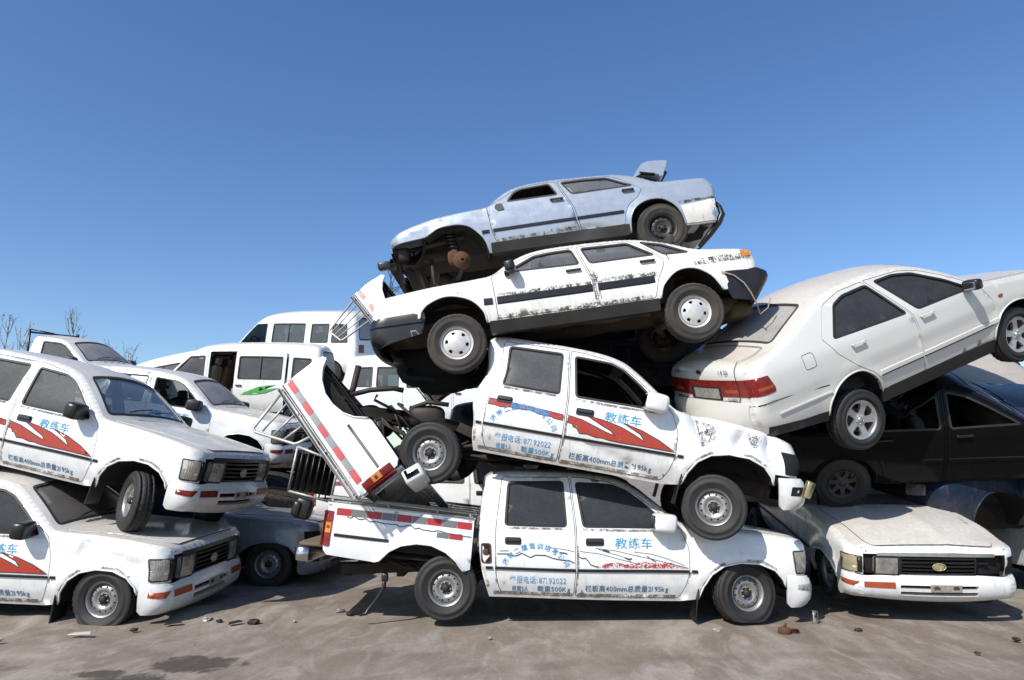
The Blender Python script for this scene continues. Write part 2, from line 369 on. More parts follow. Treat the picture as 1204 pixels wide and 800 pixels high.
# ------------------------------------------------------------------ wheels (outer face towards -y)
WC = {}
def circ(r, n=24, c=(0, 0), a0=0): return [(c[0] + r * cos(a0 + 2 * pi * k / n), c[1] + r * sin(a0 + 2 * pi * k / n)) for k in range(n)]
def wheel_meshes(kind, flat):
    if (kind, flat) in WC: return WC[(kind, flat)]
    t = MB(); Rr = .172 if kind != 'alloy' else .20; Ro = .315; wd = .098
    prof = [(Rr - .01, -.05), (Rr, -.078), (Rr + .010, -.088), (Rr + .028, -wd + .002), (.222, -wd - .003), (.226, -wd - .007), (.25, -wd - .008), (.254, -wd - .004), (.285, -wd + .002), (.289, -wd - .001), (.303, -wd + .018)]
    tread = []
    for k, y in enumerate((-.078, -.058, -.057, -.047, -.046, -.012, -.011, -.001, .0, .001, .011, .012, .046, .047, .057, .058, .078)):
        g = y in (-.057, -.047, .047, .057) or y in (-.011, -.001, .0, .001, .011) and abs(y) < .002
        tread.append((Ro - (.009 if (abs(abs(y) - .052) < .0055 or abs(y) < .0015) else 0) - abs(y)**2 * .6, y))
    prof += tread + [(.303, wd - .018), (.285, wd - .002), (.24, wd + .006), (Rr + .028, wd - .002), (Rr, .078)]
    def fn(V, K, n):
        A = V.reshape(K, n, 3)
        for i in range(11, 11 + 17):
            for k in range(n):
                if (k + (i // 4) * 1) % 4 == 0 and i not in (18, 19, 20):
                    q = A[i, k]; rr = math.hypot(q[0], q[2]); s = (rr - .007) / rr; A[i, k, 0] *= s; A[i, k, 2] *= s
        V = A.reshape(-1, 3)
        if flat:
            z = V[:, 2]; lim = -.262; f = np.clip((lim - z) / .053, 0, 1.2); V[:, 2] = np.where(z < lim, lim + (z - lim) * .10, z)
            near = np.clip((-z - .15) / .12, 0, 1); V[:, 1] += np.sign(V[:, 1]) * near * .028
        return V
    lathe(t, prof, 128, fn=fn)
    tm = build('tyre', t, M['tyre_muddy'] if kind in ('cap', 'dark') else M['tyre']); 
    r = MB()
    Rr = .192 if kind != 'alloy' else .20
    if kind in ('steel', 'dark'):
        lathe(r, [(Rr + .006, -.090), (Rr + .010, -.084), (Rr, -.078), (Rr - .012, -.075), (Rr - .022, -.05), (Rr - .026, -.02), (Rr - .03, .03), (Rr - .01, .075)], 64)
        Rd = Rr - .024
        def face(P, ins):
            q = np.hypot(P[:, 0], P[:, 1]); y = np.interp(q, [0, .058, .066, .095, .11, .14, .155, Rd], [-.045, -.045, -.034, -.050, -.058, -.050, -.035, -.022]); return np.stack([P[:, 0], y + ins, P[:, 1]], 1)
        nh = 12
        holes = [circ(.0105, 10, (.134 * cos(a), .134 * sin(a))) for a in [2 * pi * k / nh for k in range(nh)]]
        panel(r, circ(Rd, 64), holes, face, .016, flange=[(i + 1, .012) for i in range(nh)], bstep=.012)
        lathe(r, [(.0, -.085), (.020, -.085), (.034, -.078), (.040, -.062), (.042, -.040)], 24, m=1); lathe(r, [(.044, -.0475), (.062, -.0475)], 32, m=1)
        for k in range(6):
            a = 2 * pi * (k + .5) / 6; tube(r, [(.055 * cos(a), -.04, .055 * sin(a)), (.055 * cos(a), -.062, .055 * sin(a))], .0095, 6)
    elif kind == 'cap':
        lathe(r, [(Rr + .006, -.090), (Rr + .010, -.084), (Rr, -.078), (Rr - .012, -.075), (Rr - .03, -.045)], 64)
        def face(P, ins):
            q = np.hypot(P[:, 0], P[:, 1]); y = np.interp(q, [0, .03, .09, .13, .163], [-.088, -.088, -.080, -.066, -.058]); return np.stack([P[:, 0], y + ins, P[:, 1]], 1)
        holes = []
        for k in range(6):
            a = 2 * pi * k / 6 + .26; h = []
            for rr, da in ((.105, -.14), (.105, .14), (.135, .2), (.140, 0), (.135, -.2)): h.append((rr * cos(a + da), rr * sin(a + da)))
            holes.append(h)
        panel(r, circ(.160, 64), holes, face, .02, flange=[(i, .02) for i in range(7)], bstep=.012)
    else:
        lathe(r, [(Rr + .006, -.092), (Rr + .010, -.086), (Rr + .002, -.080), (Rr - .012, -.076), (Rr - .018, -.03), (Rr - .02, .02), (Rr, .075)], 64)
        nsp = 5 if kind == 'alloy' else 7; Rd = Rr - .012
        def face(P, ins):
            q = np.hypot(P[:, 0], P[:, 1]); y = np.interp(q, [0, .03, .06, Rd], [-.066, -.064, -.055, -.070]); return np.stack([P[:, 0], y + ins, P[:, 1]], 1)
        holes = []
        for k in range(nsp):
            a = 2 * pi * k / nsp + .3; hw_ = pi / nsp
            tw = .12 if nsp == 5 else .0
            h = [(.075, -.18), (.075, .22), (.12, hw_ * .58), (.16, hw_ * .66), (.172, hw_ * .45), (.176, 0), (.172, -hw_ * .45), (.16, -hw_ * .66), (.12, -hw_ * .5)]
            if nsp == 7: h = [(.085, -.10), (.085, .10), (.13, .26), (.165, .30), (.172, 0), (.165, -.30), (.13, -.26)]
            holes.append(round_poly([(q * cos(a + d + tw * (q - .1) * 8), q * sin(a + d + tw * (q - .1) * 8)) for q, d in h], .012, 3))
        panel(r, circ(Rd, 64), holes, face, .018, flange=[(i, .03) for i in range(nsp + 1)], bstep=.012)
        lathe(r, [(.0, -.075), (.024, -.074), (.028, -.064)], 20)
        for k in range(5):
            a = 2 * pi * (k + .5) / 5; tube(r, [(.043 * cos(a), -.05, .043 * sin(a)), (.043 * cos(a), -.069, .043 * sin(a))], .006, 6)
    if kind != 'alloy':
        k_ = .172 / .192; r.v = [v * np.array([k_, 1, k_]) for v in r.v]
    rm = build('rim', r, [{'steel': M['steel'], 'dark': M['steel_dark'], 'cap': M['hubcap'], 'alloy': M['alloy'], 'seven': M['steel_dark']}[kind], M['iron']])
    h = MB(); lathe(h, [(0, -.02), (.12, -.02), (.135, -.005), (.135, .05), (.06, .07), (0.0, .07)], 32)
    hm = build('wheel', h, M['iron'])
    res = (hm.data, tm.data, rm.data)
    for o in (hm, tm, rm): bpy.data.objects.remove(o)
    WC[(kind, flat)] = res; return res
def add_wheel(root, x, s, z, kind='steel', steer=0., camber=0., flat=False, yc=.72, spin=0.):
    hm, tm, rm = wheel_meshes(kind, flat)
    o = bpy.data.objects.new('wheel', hm); COL.objects.link(o); o.parent = root
    o.location = (x, s * yc, z); o.rotation_euler = (camber, 0, (pi if s > 0 else 0) + steer)
    for nm, me in (('tyre', tm), ('rim', rm)):
        c = bpy.data.objects.new(nm, me); COL.objects.link(c); c.parent = o
        if not (nm == 'tyre' and flat): c.rotation_euler = (0, spin, 0)
    return o

# ------------------------------------------------------------------ body shells
class Shell:
    def __init__(s, nose, upper, tail, hw, belt=.93, zwide=.62, tumble=.40, rf=.06, rcn=(.24, .22), rct=(.20, .18), crown=None, crown_n=.05, crown_t=.05, tuck=.05, cstep=.07):
        s.nose = catmull(nose, cstep); s.up = catmull(upper, cstep); s.tail = catmull(tail, cstep)
        L = np.vstack([s.nose, s.up, s.tail]); keep = np.r_[True, np.linalg.norm(np.diff(L, axis=0), axis=1) > 1e-5]; s.loop = L[keep]
        s.t = np.r_[0, np.cumsum(np.linalg.norm(np.diff(s.loop, axis=0), axis=1))]
        T = np.gradient(s.loop, axis=0); T /= np.linalg.norm(T, axis=1)[:, None] + 1e-9; s.N = np.stack([T[:, 1], -T[:, 0]], 1)
        s.hw, s.belt, s.zw, s.tum, s.rf, s.rcn, s.rct, s.tuck = hw, belt, zwide, tumble, rf, rcn, rct, tuck
        s.cx = crown or [(-9, .04), (9, .04)]; s.cn, s.ct = crown_n, crown_t; s.flares = []; s.ridges = []
        s.tn = s.t_at(*s.nose[-1]); s.tt = s.t_at(*s.tail[0])
        o = np.argsort(s.up[:, 0]); s.ux, s.uz = s.up[o, 0], s.up[o, 1]
    def t_at(s, x, z): return float(s.t[np.argmin(((s.loop - np.array([x, z]))**2).sum(1))])
    def tx(s, x):
        m = (s.t >= s.tn - 1e-6) & (s.t <= s.tt + 1e-6); X = s.loop[m, 0]; return float(np.interp(-x, -X, s.t[m]))
    def tnz(s, z): m = s.t <= s.tn + 1e-6; return float(np.interp(z, s.loop[m, 1], s.t[m]))
    def ttz(s, z): m = s.t >= s.tt - 1e-6; return float(np.interp(-z, -s.loop[m, 1], s.t[m]))
    def W(s, x, z):
        x = np.asarray(x, float); z = np.asarray(z, float); b = np.full(x.shape, s.hw)
        lo = np.clip(s.zw - .10 - z, 0, 1); b -= s.tuck * 1.9 * (lo / .36)**1.35
        hi = np.clip(np.minimum(z, s.belt) - s.zw, 0, 1); b -= .10 * hi**1.6
        g = np.clip(z - s.belt, 0, 2); b -= s.tum * g + .10 * g * g
        for P, (rx, ry), sg in ((s.nose, s.rcn, 1), (s.tail, s.rct, -1)):
            o = np.argsort(P[:, 1]); xe = np.interp(z, P[o, 1], P[o, 0])
            if sg > 0: xe = np.where(z > P[:, 1].max(), P[-1, 0], xe)
            d = np.clip(sg * (xe - x) / rx, 0, 1); b -= ry * (1 - np.sqrt(np.clip(1 - (1 - d)**2, 0, 1)))
        for cx, cz, r, wd, amp in s.flares: b += amp * np.exp(-((np.hypot(x - cx, z - cz) - r) / wd)**2)
        for zc, wd, amp in s.ridges: b += amp * (1 / (1 + np.exp(-(zc - z) / wd)) - .5)
        zt = np.interp(x, s.ux, s.uz); e = .06; sl = (np.interp(x + e, s.ux, s.uz) - np.interp(x - e, s.ux, s.uz)) / (2 * e)
        d = np.clip((zt - z) / np.sqrt(1 + sl * sl) / s.rf, 0, 1); b -= s.rf * (1 - np.sqrt(np.clip(1 - (1 - d)**2, 0, 1)))
        return b
    def S(s, side):
        def f(P, inset=0.): P = np.asarray(P, float); return np.stack([P[:, 0], side * (s.W(P[:, 0], P[:, 1]) - inset), P[:, 1]], 1)
        return f
    def T(s, P, inset=0.):
        P = np.asarray(P, float); t = P[:, 0]; v = P[:, 1] / s.hw
        x = np.interp(t, s.t, s.loop[:, 0]); z = np.interp(t, s.t, s.loop[:, 1]); nx = np.interp(t, s.t, s.N[:, 0]); nz = np.interp(t, s.t, s.N[:, 1])
        k = np.sqrt(nx * nx + nz * nz); nx /= k; nz /= k
        ye = s.W(x, z); cr = np.interp(x, [a for a, _ in s.cx], [b for _, b in s.cx]); cr = np.where(t < s.tn, s.cn, cr); cr = np.where(t > s.tt, s.ct, cr)
        h = cr * (1 - v * v) - inset
        return np.stack([x + nx * h, v * ye, z + nz * h], 1)
    def extra(s, x0, x1, z0=.0):
        out = []
        for x in np.arange(x0, x1, .055):
            zt = float(np.interp(x, s.ux, s.uz))
            for k in (.03, .12, .3, .6, 1.0): out.append((x, zt - s.rf * k * 1.15))
        for P, (rx, ry), sg in ((s.nose, s.rcn, 1), (s.tail, s.rct, -1)):
            o = np.argsort(P[:, 1])
            for z in np.arange(P[:, 1].min() + .02, P[:, 1].max(), .05):
                xe = np.interp(z, P[o, 1], P[o, 0])
                for k in (.015, .06, .14, .26, .42, .65): out.append((xe - sg * rx * k, z))
        return np.array(out)
    def rect(s, t0, t1, h0, h1=None, r=.06): h1 = h0 if h1 is None else h1; return round_poly([(t0, -h0), (t1, -h1), (t1, h1), (t0, h0)], r)

def wob(amp=.004, seed=0, extra=None):
    rs = np.random.RandomState(seed); K = rs.uniform(-5, 5, (6, 3)); ph = rs.uniform(0, 6, 6); D = rs.normal(size=(6, 3)); D /= np.linalg.norm(D, axis=1)[:, None]
    def f(V):
        V = V.copy(); 
        for k in range(6): V += amp * np.sin(V @ K[k] + ph[k])[:, None] * D[k] * .6
        if extra is not None: V = extra(V)
        return V
    return f
def thing(name, label, cat, pose, group=None):
    o = bpy.data.objects.new(name, None); COL.objects.link(o); o.empty_display_size = .2
    o.location = pose[:3]; o.rotation_euler = [R(a) for a in pose[3:]]
    o['label'] = label; o['category'] = cat
    if group: o['group'] = group
    return o
def tag(o, label, cat, group=None):
    o['label'] = label; o['category'] = cat
    if group: o['group'] = group
    return o

# text -----------------------------------------------------------------
TC = {}
def glyph(ch):
    if ch in TC: return TC[ch]
    c = bpy.data.curves.new('t', 'FONT'); c.body = ch; c.resolution_u = 3; c.size = 1.0; c.offset = .008
    o = bpy.data.objects.new('t', c); COL.objects.link(o)
    dg = bpy.context.evaluated_depsgraph_get(); me = bpy.data.meshes.new_from_object(o.evaluated_get(dg))
    V = np.array([v.co[:2] for v in me.vertices]) if len(me.vertices) else np.zeros((0, 2)); F = [tuple(p.vertices) for p in me.polygons]
    if len(V): V[:, 0] -= V[:, 0].min()
    wd = V[:, 0].max() if len(V) else .3
    bpy.data.objects.remove(o); bpy.data.meshes.remove(me); bpy.data.curves.remove(c)
    TC[ch] = (V, F, wd); return TC[ch]
def text_line(mb, s, x0, z0, x1, h, mp, slant=0., inset=-.004, m=0, mirror=False):
    adv = [(max(glyph(c)[2], .3) + .10) for c in s]; k = (x1 - x0) / sum(adv); kz = h / .88; x = x0
    for c, a in zip(s, adv):
        V, F, wd = glyph(c)
        if len(V):
            P = V * np.array([k, kz]); P[:, 0] += x; P[:, 1] += z0 + slant * (P[:, 0] - x0); 
            if mirror: P[:, 0] = x0 + x1 - P[:, 0]
            mb.add(mp(P, inset), F, m)
        x += a * k
def text_arc(mb, s, c, rad, a0, a1, size, mp, inset=-.004):
    for i, ch in enumerate(s):
        a = a0 + (a1 - a0) * (i + .5) / len(s); V, F, wd = glyph(ch)
        P = (V - np.array([wd / 2, 0])) * size; ca, sa = cos(a - pi / 2), sin(a - pi / 2)
        Q = np.stack([P[:, 0] * ca - P[:, 1] * sa, P[:, 0] * sa + P[:, 1] * ca], 1) + np.array([c[0] + rad * cos(a), c[1] + rad * sin(a)])
        mb.add(mp(Q, inset), F)

# ------------------------------------------------------------------ generic vehicle body
def vehicle_body(root, sp, o):
    """sp: specification of the body, o: options of this one vehicle"""
    step = o.get('step', .065); df = o['df']; PT = o['paint']; G = o.get('glass', M['glass'])
    sh = sp['shell']; outer = np.vstack([sh.nose, sh.up[1:-1], sh.tail, np.array(sp['lower'])])
    ex = sh.extra(outer[:, 0].min(), outer[:, 0].max())
    body = MB(); gaps = MB()
    openings = [round_poly(w_['poly'], .035) for w_ in sp.get('windows', [])]                      # fixed windows in the body
    dpolys = [round_poly(d['poly'], .03) for d in sp['doors']]
    for s_ in (1, -1):
        mp = sh.S(s_)
        holes = list(dpolys) + openings
        panel(body, outer, holes, mp, step, ex, 0., [(i + 1, .03) for i in range(len(holes))])
        A = resample(np.array(sp['lower']), .06, False); strip(body, mp(A, 0), mp(A, .035), False)
        for d in dpolys: ribbon(gaps, d, .034, mp, .014)
    # top shell
    tt = o.get('t_range', (sp['t0'], sp['t1'])); cuts = []; hw = sh.hw
    for g in sp['glass_top']:
        cuts.append(sh.rect(g[0], g[1], g[2] * hw, g[3] * hw, .07))
    for c in o.get('top_cuts', []): cuts.append(c)
    panel(body, [(tt[0], -hw), (tt[1], -hw), (tt[1], hw), (tt[0], hw)], cuts, sh.T, step, None, 0., [(i + 1, .03) for i in range(len(cuts))])
    build('body', body, PT, root, df)
    # lids (hood, trunk): raised panels above the shell with a dark gap
    for nm, a, b_, h0, h1 in sp.get('lids', []):
        if nm in o.get('missing', ()): continue
        q = sh.rect(a, b_, h0 * hw, h1 * hw, .05); lb = MB()
        panel(lb, q, [], sh.T, step, None, -.007, [(0, .010)]); ribbon(gaps, q, .016, sh.T, -.0015)
        build(nm, lb, PT, root, df)
    build('panel_gap', gaps, M['gap'], root, df)
    # fixed side windows
    for w_, op in zip(sp.get('windows', []), openings):
        for s_ in (1, -1):
            if o.get('no_glass') and (w_.get('id', '?'), s_) in o['no_glass']: continue
            g = MB(); panel(g, op, [], sh.S(s_), .15, None, .014); gl = build('side_window', g, G, root, df)
            sl = MB(); ribbon(sl, offset(op, -.006), .024, sh.S(s_), -.002); build('window_seal', sl, M['seal'], gl, df)
    # wind screens
    for i, g in enumerate(sp['glass_top']):
        nm = g[4]
        if nm in o.get('missing', ()): continue
        q = sh.rect(g[0], g[1], g[2] * hw, g[3] * hw, .07); gm = MB(); panel(gm, q, [], sh.T, .12, None, .010)
        gg = build(nm, gm, o.get(nm, G), root, df); sl = MB(); ribbon(sl, offset(q, -.006), .034, sh.T, -.002); build('window_seal', sl, M['seal'], gg, df)
        if nm == 'windshield' and not o.get('no_wiper'):
            for yy in (-.45, .05):
                wm = MB(); P = sh.T(np.array([(g[0] + .02, yy), (g[0] + .05, yy + .18), (g[0] + .075, yy + .45)]), -.03); tube(wm, P, .008, 6); build('wiper', wm, M['trim'], gg, df)
    # doors
    for d, dp in zip(sp['doors'], dpolys):
        for s_ in (1, -1):
            if (d['id'], s_) in o.get('no_door', ()): continue
            mp0 = sh.S(s_); dout = o.get('door_out', {}).get((d['id'], s_), 0.); dx = o.get('door_dx', {}).get((d['id'], s_), 0.)
            mp = (lambda P, ins=0., mp0=mp0, dout=dout, dx=dx: mp0(P, ins - dout) + np.array([dx, 0, 0]))
            wins = [round_poly(p, .04) for p in d['wins']]; dm = MB()
            panel(dm, offset(dp, -.0065), wins, mp, step, ex, -.001, [(i, .03) for i in range(len(wins) + 1)])
            door = build('door', dm, o.get('door_paint', PT), root, df, label=d.get('label'))
            if dout: bm_ = MB(); panel(bm_, offset(dp, -.01), wins, mp, .12, None, .03); build('door_lining', bm_, M['lining'], door, df)
            else:
                bm_ = MB(); q = [p for p in resample(offset(dp, -.03), .1) if p[1] < sh.belt - .05]
                if len(q) > 3: panel(bm_, q, [], mp, .15, None, .06); build('door_lining', bm_, M['lining'], door, df)
            for k, wp in enumerate(wins):
                if (d['id'], s_, k) not in o.get('no_glass', ()):
                    gm = MB(); panel(gm, wp, [], mp, .09, None, .016); build('window_glass', gm, o.get('glass_' + d['id'], G), door, df)
                sl = MB(); ribbon(sl, offset(wp, -.005), .022, mp, -.003); build('window_seal', sl, M['seal'], door, df)
            hx, hz, hl = d['handle']
            if o.get('handle') == 'car':
                hb = MB(); hm_ = o.get('handle_mat', M['trim']); bar(hb, [(hx - hl / 2, hz), (hx + hl / 2, hz)], .026, mp, .035, -.02); box(hb, mp(np.array([(hx - hl / 2 + .01, hz)]), -.01)[0], (.03, .05, .02)); box(hb, mp(np.array([(hx + hl / 2 - .01, hz)]), -.01)[0], (.03, .05, .02)); build('door_handle', hb, hm_, door, df)
            else:
                hb = MB(); q = round_poly([(hx - hl / 2, hz - .036), (hx + hl / 2, hz - .036), (hx + hl / 2, hz + .036), (hx - hl / 2, hz + .036)], .022)
                panel(hb, q, [], mp, .2, None, -.007, [(0, .01)], bstep=.02); hd = build('door_handle', hb, M['trim'], door, df)
                h2 = MB(); bar(h2, [(hx - hl / 2 + .018, hz + .012), (hx + hl / 2 - .018, hz + .012)], .030, mp, .022, -.005); build('handle_pull', h2, M['trim_dirty'], door, df)
            for ml in d.get('mould', []):
                mm = MB(); bar(mm, ml[:2], ml[2], mp, .014, -.001); build('side_moulding', mm, o.get('mould_mat', M['trim']), door, df)
            if d.get('mirror') and (('mirror', s_) not in o.get('no_mirror', ())):
                mx, mz = d['mirror']; y0 = float(sh.W(np.array([mx]), np.array([mz]))[0]); mm = MB(); sz = o.get('mirror_size', (.23, .20, .185))
                sbox(mm, (mx + .0, s_ * (y0 + .13), mz + .0), sz, .42, (0, .1, s_ * -.15)); box(mm, (mx + .04, s_ * (y0 + .02), mz - .045), (.05, .12, .05))
                mi = build('side_mirror', mm, o.get('mirror_mat', M['trim']), door, df)
                mg = MB(); sbox(mg, (mx - sz[0] * .5 + .005, s_ * (y0 + .13), mz), (.02, sz[1] * .78, sz[2] * .75), .4, (0, .1, s_ * -.15)); build('mirror_glass', mg, M['mirror_glass'], mi, df)
            for fn in d.get('decor', []):
                if s_ == o.get('decor_side', -1): fn(door, mp, o)
    # body moulding, wheel wells
    for ml in sp.get('mould', []):
        for s_ in (1, -1): mm = MB(); bar(mm, ml[:2], ml[2], sh.S(s_), .014, -.001); build('side_moulding', mm, o.get('mould_mat', M['trim']), root, df)
    for ai, arch in enumerate(sp['arches']):
        for s_ in (1, -1):
            if (ai, s_) in o.get('no_well', ()): continue
            wl = MB(); A = resample(np.array(arch), .05, False); mp = sh.S(s_)
            mid = mp(A, .30); mid[:, 1] = s_ * .46
            strip(wl, mp(A, .004), mid, False); c = mid.mean(0); wl.add(np.vstack([mid, [c]]), [(i, i + 1, len(mid)) for i in range(len(mid) - 1)])
            build('wheel_well', wl, M['well'], root, df)
            lp = MB(); L = mp(A, -.004); tube(lp, L, .010, 6); build('arch_lip', lp, PT, root, df)

def interior(root, df, seats, zf=.34, roofz=1.3, wheel=None, seatmat=None, dash=None, hw=.62, back=.55):
    for (x, y) in seats:
        s_ = MB(); sbox(s_, (x, y, zf + .14), (.50, .50, .18), .4); sbox(s_, (x - .27, y, zf + .42), (.14, .48, back), .45, (0, -.22, 0)); sbox(s_, (x - .36, y, zf + .42 + back * .62), (.09, .26, .16), .5, (0, -.2, 0))
        build('seat', s_, seatmat or M['seat'], root, df)
    if dash is not None:
        d = MB(); sbox(d, (dash[0], 0, dash[1]), (.36, hw * 2, .26), .35); build('dashboard', d, M['dash'], root, df)
    if wheel is not None:
        wl = MB(); c = Vector(wheel); t = Matrix.Rotation(R(-62), 4, 'Y')
        ring = [c + t @ Vector((.18 * cos(a), .18 * sin(a), 0)) for a in np.linspace(0, 2 * pi, 29)]
        tube(wl, [tuple(p) for p in ring], .014, 8, caps=False); sbox(wl, tuple(c), (.06, .16, .10), .6); tube(wl, [tuple(c), tuple(c + Vector((.3, 0, -.18)))], .025, 8)
        build('steering_wheel', wl, M['trim'], root, df)
def underbody(root, df, x0, x1, z, hw, mat, arches, tan=None, exhaust=True, ribs=True):
    u = MB(); nx, ny = 46, 18; rs = np.random.RandomState(3); P = []
    for i in range(nx):
        for j in range(ny):
            x = x0 + (x1 - x0) * i / (nx - 1); y = -hw + 2 * hw * j / (ny - 1)
            zz = z + .012 * sin(9 * x + 2 * y) + rs.normal() * .004 - (.045 if ribs and (j in (4, 5, 12, 13)) else 0) + (.10 if abs(y) < .13 else 0)
            for ax in arches:
                if abs(x - ax) < .40 and abs(y) > .44: zz += .38
                elif abs(x - ax) < .46 and abs(y) > .42: zz += .1
            P.append((x, y, zz))
    F = [(i * ny + j, (i + 1) * ny + j, (i + 1) * ny + j + 1, i * ny + j + 1) for i in range(nx - 1) for j in range(ny - 1)]
    u.add(P, F); ub = build('underbody', u, mat, root, df)
    if exhaust:
        e = MB(); tube(e, [(x1 - .9, .1, z + .03), (x0 + 2.2, .12, z + .01), (x0 + 1.4, .12, z + .0), (x0 + 1.2, .3, z + .05), (x0 + .2, .42, z - .02)], .026, 10)
        tube(e, [(x0 + 1.0, .36, z - .02), (x0 + .95, .36, z - .02), (x0 + .5, .40, z - .02), (x0 + .45, .40, z - .02)], [.03, .085, .085, .03], 14)
        build('exhaust_pipe', e, M['iron'], ub, df)
    return ub

# ------------------------------------------------------------------ the double-cab pickup
ARCH_F = [(-.48, .215), (-.461, .25), (-.432, .338), (-.351, .46), (-.229, .543), (-.057, .582), (.129, .576), (.279, .518), (.359, .43), (.386, .36), (.395, .465)]
def pickup_shell():
    nose = [(.635, .465), (.655, .60), (.650, .70), (.635, .775)]
    upper = [(.635, .775), (.60, .805), (.50, .828), (.40, .842), (.25, .862), (0, .888), (-.3, .908), (-.56, .925), (-.64, .955), (-.85, 1.12), (-1.06, 1.275), (-1.17, 1.345), (-1.33, 1.395), (-1.58, 1.425), (-2.0, 1.44), (-2.4, 1.44), (-2.55, 1.425)]
    tail = [(-2.55, 1.425), (-2.615, 1.38), (-2.645, 1.20), (-2.67, .95), (-2.672, .70), (-2.64, .45)]
    return Shell(nose, upper, tail, .845, belt=.92, zwide=.60, tumble=.36, tuck=.075, rf=.045, rcn=(.17, .145), rct=(.06, .06), crown=[(-2.6, .03), (-2.3, .045), (-1.3, .05), (-1.0, .09), (-.7, .07), (-.55, .03), (.2, .035), (.6, .03)], crown_n=.05, crown_t=.03)
PS = pickup_shell(); PS.flares = [(-.04, .15, .47, .06, .028)]; PS.ridges = [(.80, .010, .014), (.405, .010, .016)]
STRIPE = [(-1.661, .703), (-1.52, .680), (-1.40, .640), (-1.28, .600), (-1.175, .572), (-1.20, .590), (-1.23, .618), (-1.32, .655), (-1.494, .735), (-1.30, .708), (-1.13, .670), (-1.0, .620), (-.885, .566), (-.90, .590), (-.935, .630), (-1.118, .715), (-.92, .668), (-.739, .600), (-.575, .512), (-.92, .517), (-1.12, .516), (-1.236, .522), (-1.30, .533), (-1.36, .528), (-1.46, .547), (-1.53, .541), (-1.569, .590), (-1.60, .594), (-1.62, .625), (-1.661, .630)]
BAND = [(-2.488, .750), (-2.232, .738), (-1.98, .722), (-1.716, .700), (-1.712, .642), (-1.80, .648), (-1.83, .660), (-1.937, .665), (-2.05, .690), (-2.12, .684), (-2.255, .690), (-2.35, .675), (-2.42, .688), (-2.487, .684)]
def front_decor(door, mp, o):
    lv = o.get('letter', 2)
    if lv == 0: return
    df = o['df']
    t = MB(); text_line(t, '教练车', -1.305, .674 + o.get('zt', .03), -.925, .098, mp); build('lettering', t, M['ink_blue'], door, df)
    if lv > 1:
        t = MB(); text_line(t, '栏板高400mm总质量2195kg', -1.60, .285, -.77, .062, mp, o.get('slant', 0)); build('lettering', t, M['ink_dark'], door, df)
    if o.get('stripe') == 'red':
        t = MB(); panel(t, STRIPE, [], mp, .05, None, -.0045, bstep=.03); build('stripe_decal', t, M['decal_red'], door, df)
        t = MB(); ribbon(t, STRIPE, .008, mp, -.0052); build('decal_edge', t, M['decal_line'], door, df)
    elif o.get('stripe') == 'faded':
        q = [(-1.50, .512), (-1.40, .555), (-1.28, .565), (-1.2, .545), (-1.05, .57), (-.95, .575), (-.86, .555), (-.76, .565), (-.575, .512)]
        t = MB(); panel(t, q, [], mp, .05, None, -.0045); build('stripe_decal', t, M['decal_faded'], door, df)
        t = MB()
        for L, wd in (([(-1.66, .67), (-1.45, .645), (-1.28, .60), (-1.12, .56), (-1.06, .545)], .004), ([(-1.5, .70), (-1.3, .675), (-1.1, .63), (-.95, .60), (-.78, .56), (-.58, .515)], .004), ([(-1.49, .70), (-1.40, .665), (-1.34, .65), (-1.22, .615), (-1.15, .575)], .004),
                      ([(-1.12, .665), (-.95, .645), (-.8, .605), (-.62, .54)], .004), ([(-1.66, .615), (-1.63, .60), (-1.60, .605), (-1.57, .575), (-1.55, .545), (-1.50, .525), (-1.47, .525)], .009), ([(-.99, .625), (-.95, .595), (-.90, .57)], .008), ([(-1.43, .68), (-1.38, .672), (-1.36, .662)], .012), ([(-1.21, .61), (-1.17, .595), (-1.14, .60)], .012)):
            ribbon(t, L, wd, mp, -.005, False, step=.03)
        build('decal_edge', t, M['decal_line'], door, df)
def rear_decor(door, mp, o):
    lv = o.get('letter', 2)
    if lv < 2: return
    df = o['df']
    if o.get('stripe') == 'red':
        t = MB(); panel(t, BAND, [], mp, .05, None, -.004, bstep=.03); build('stripe_decal', t, M['decal_red'], door, df)
        t = MB(); ribbon(t, BAND, .007, mp, -.0046); build('decal_edge', t, M['decal_line'], door, df)
        t = MB(); panel(t, [(-2.26, .742), (-2.1, .735), (-1.93, .72), (-1.84, .700), (-1.86, .66), (-1.93, .668), (-2.05, .695), (-2.13, .688), (-2.24, .695)], [], mp, .05, None, -.005); build('blue_patch', t, M['decal_blue'], door, df)
    else:
        t = MB()
        for L, wd in (([(-2.49, .625), (-2.38, .628), (-2.33, .61), (-2.28, .615), (-2.24, .64), (-2.15, .60), (-2.10, .625), (-2.0, .625), (-1.93, .60), (-1.85, .585), (-1.76, .58), (-1.71, .555)], .010), ([(-2.46, .655), (-2.37, .66)], .006), ([(-1.95, .70), (-1.8, .685), (-1.71, .665)], .004), ([(-1.86, .655), (-1.80, .65), (-1.78, .64)], .012)):
            ribbon(t, L, wd, mp, -.005, False, step=.025)
        build('decal_edge', t, M['decal_line'], door, df)
    t = MB(); text_arc(t, '济南二建驾训培考公司', (-2.095, .345), .345, R(152), R(28), .066, mp, -.006); build('lettering', t, M['ink_blue'], door, df)
    t = MB(); text_line(t, '举报电话:87192022', -2.36, .352, -1.785, .070, mp); build('lettering', t, M['ink_faint'], door, df)
    mt = M['ink_blue'] if o.get('stripe') == 'red' else M['ink_dark']; t = MB(); text_line(t, '核载5人', -2.334, .268, -2.165, .054, mp, inset=-.004); build('lettering', t, mt, door, df)
    t = MB(); text_line(t, '载重500Kg', -2.08, .272, -1.742, .056, mp, inset=-.004); build('lettering', t, mt, door, df)
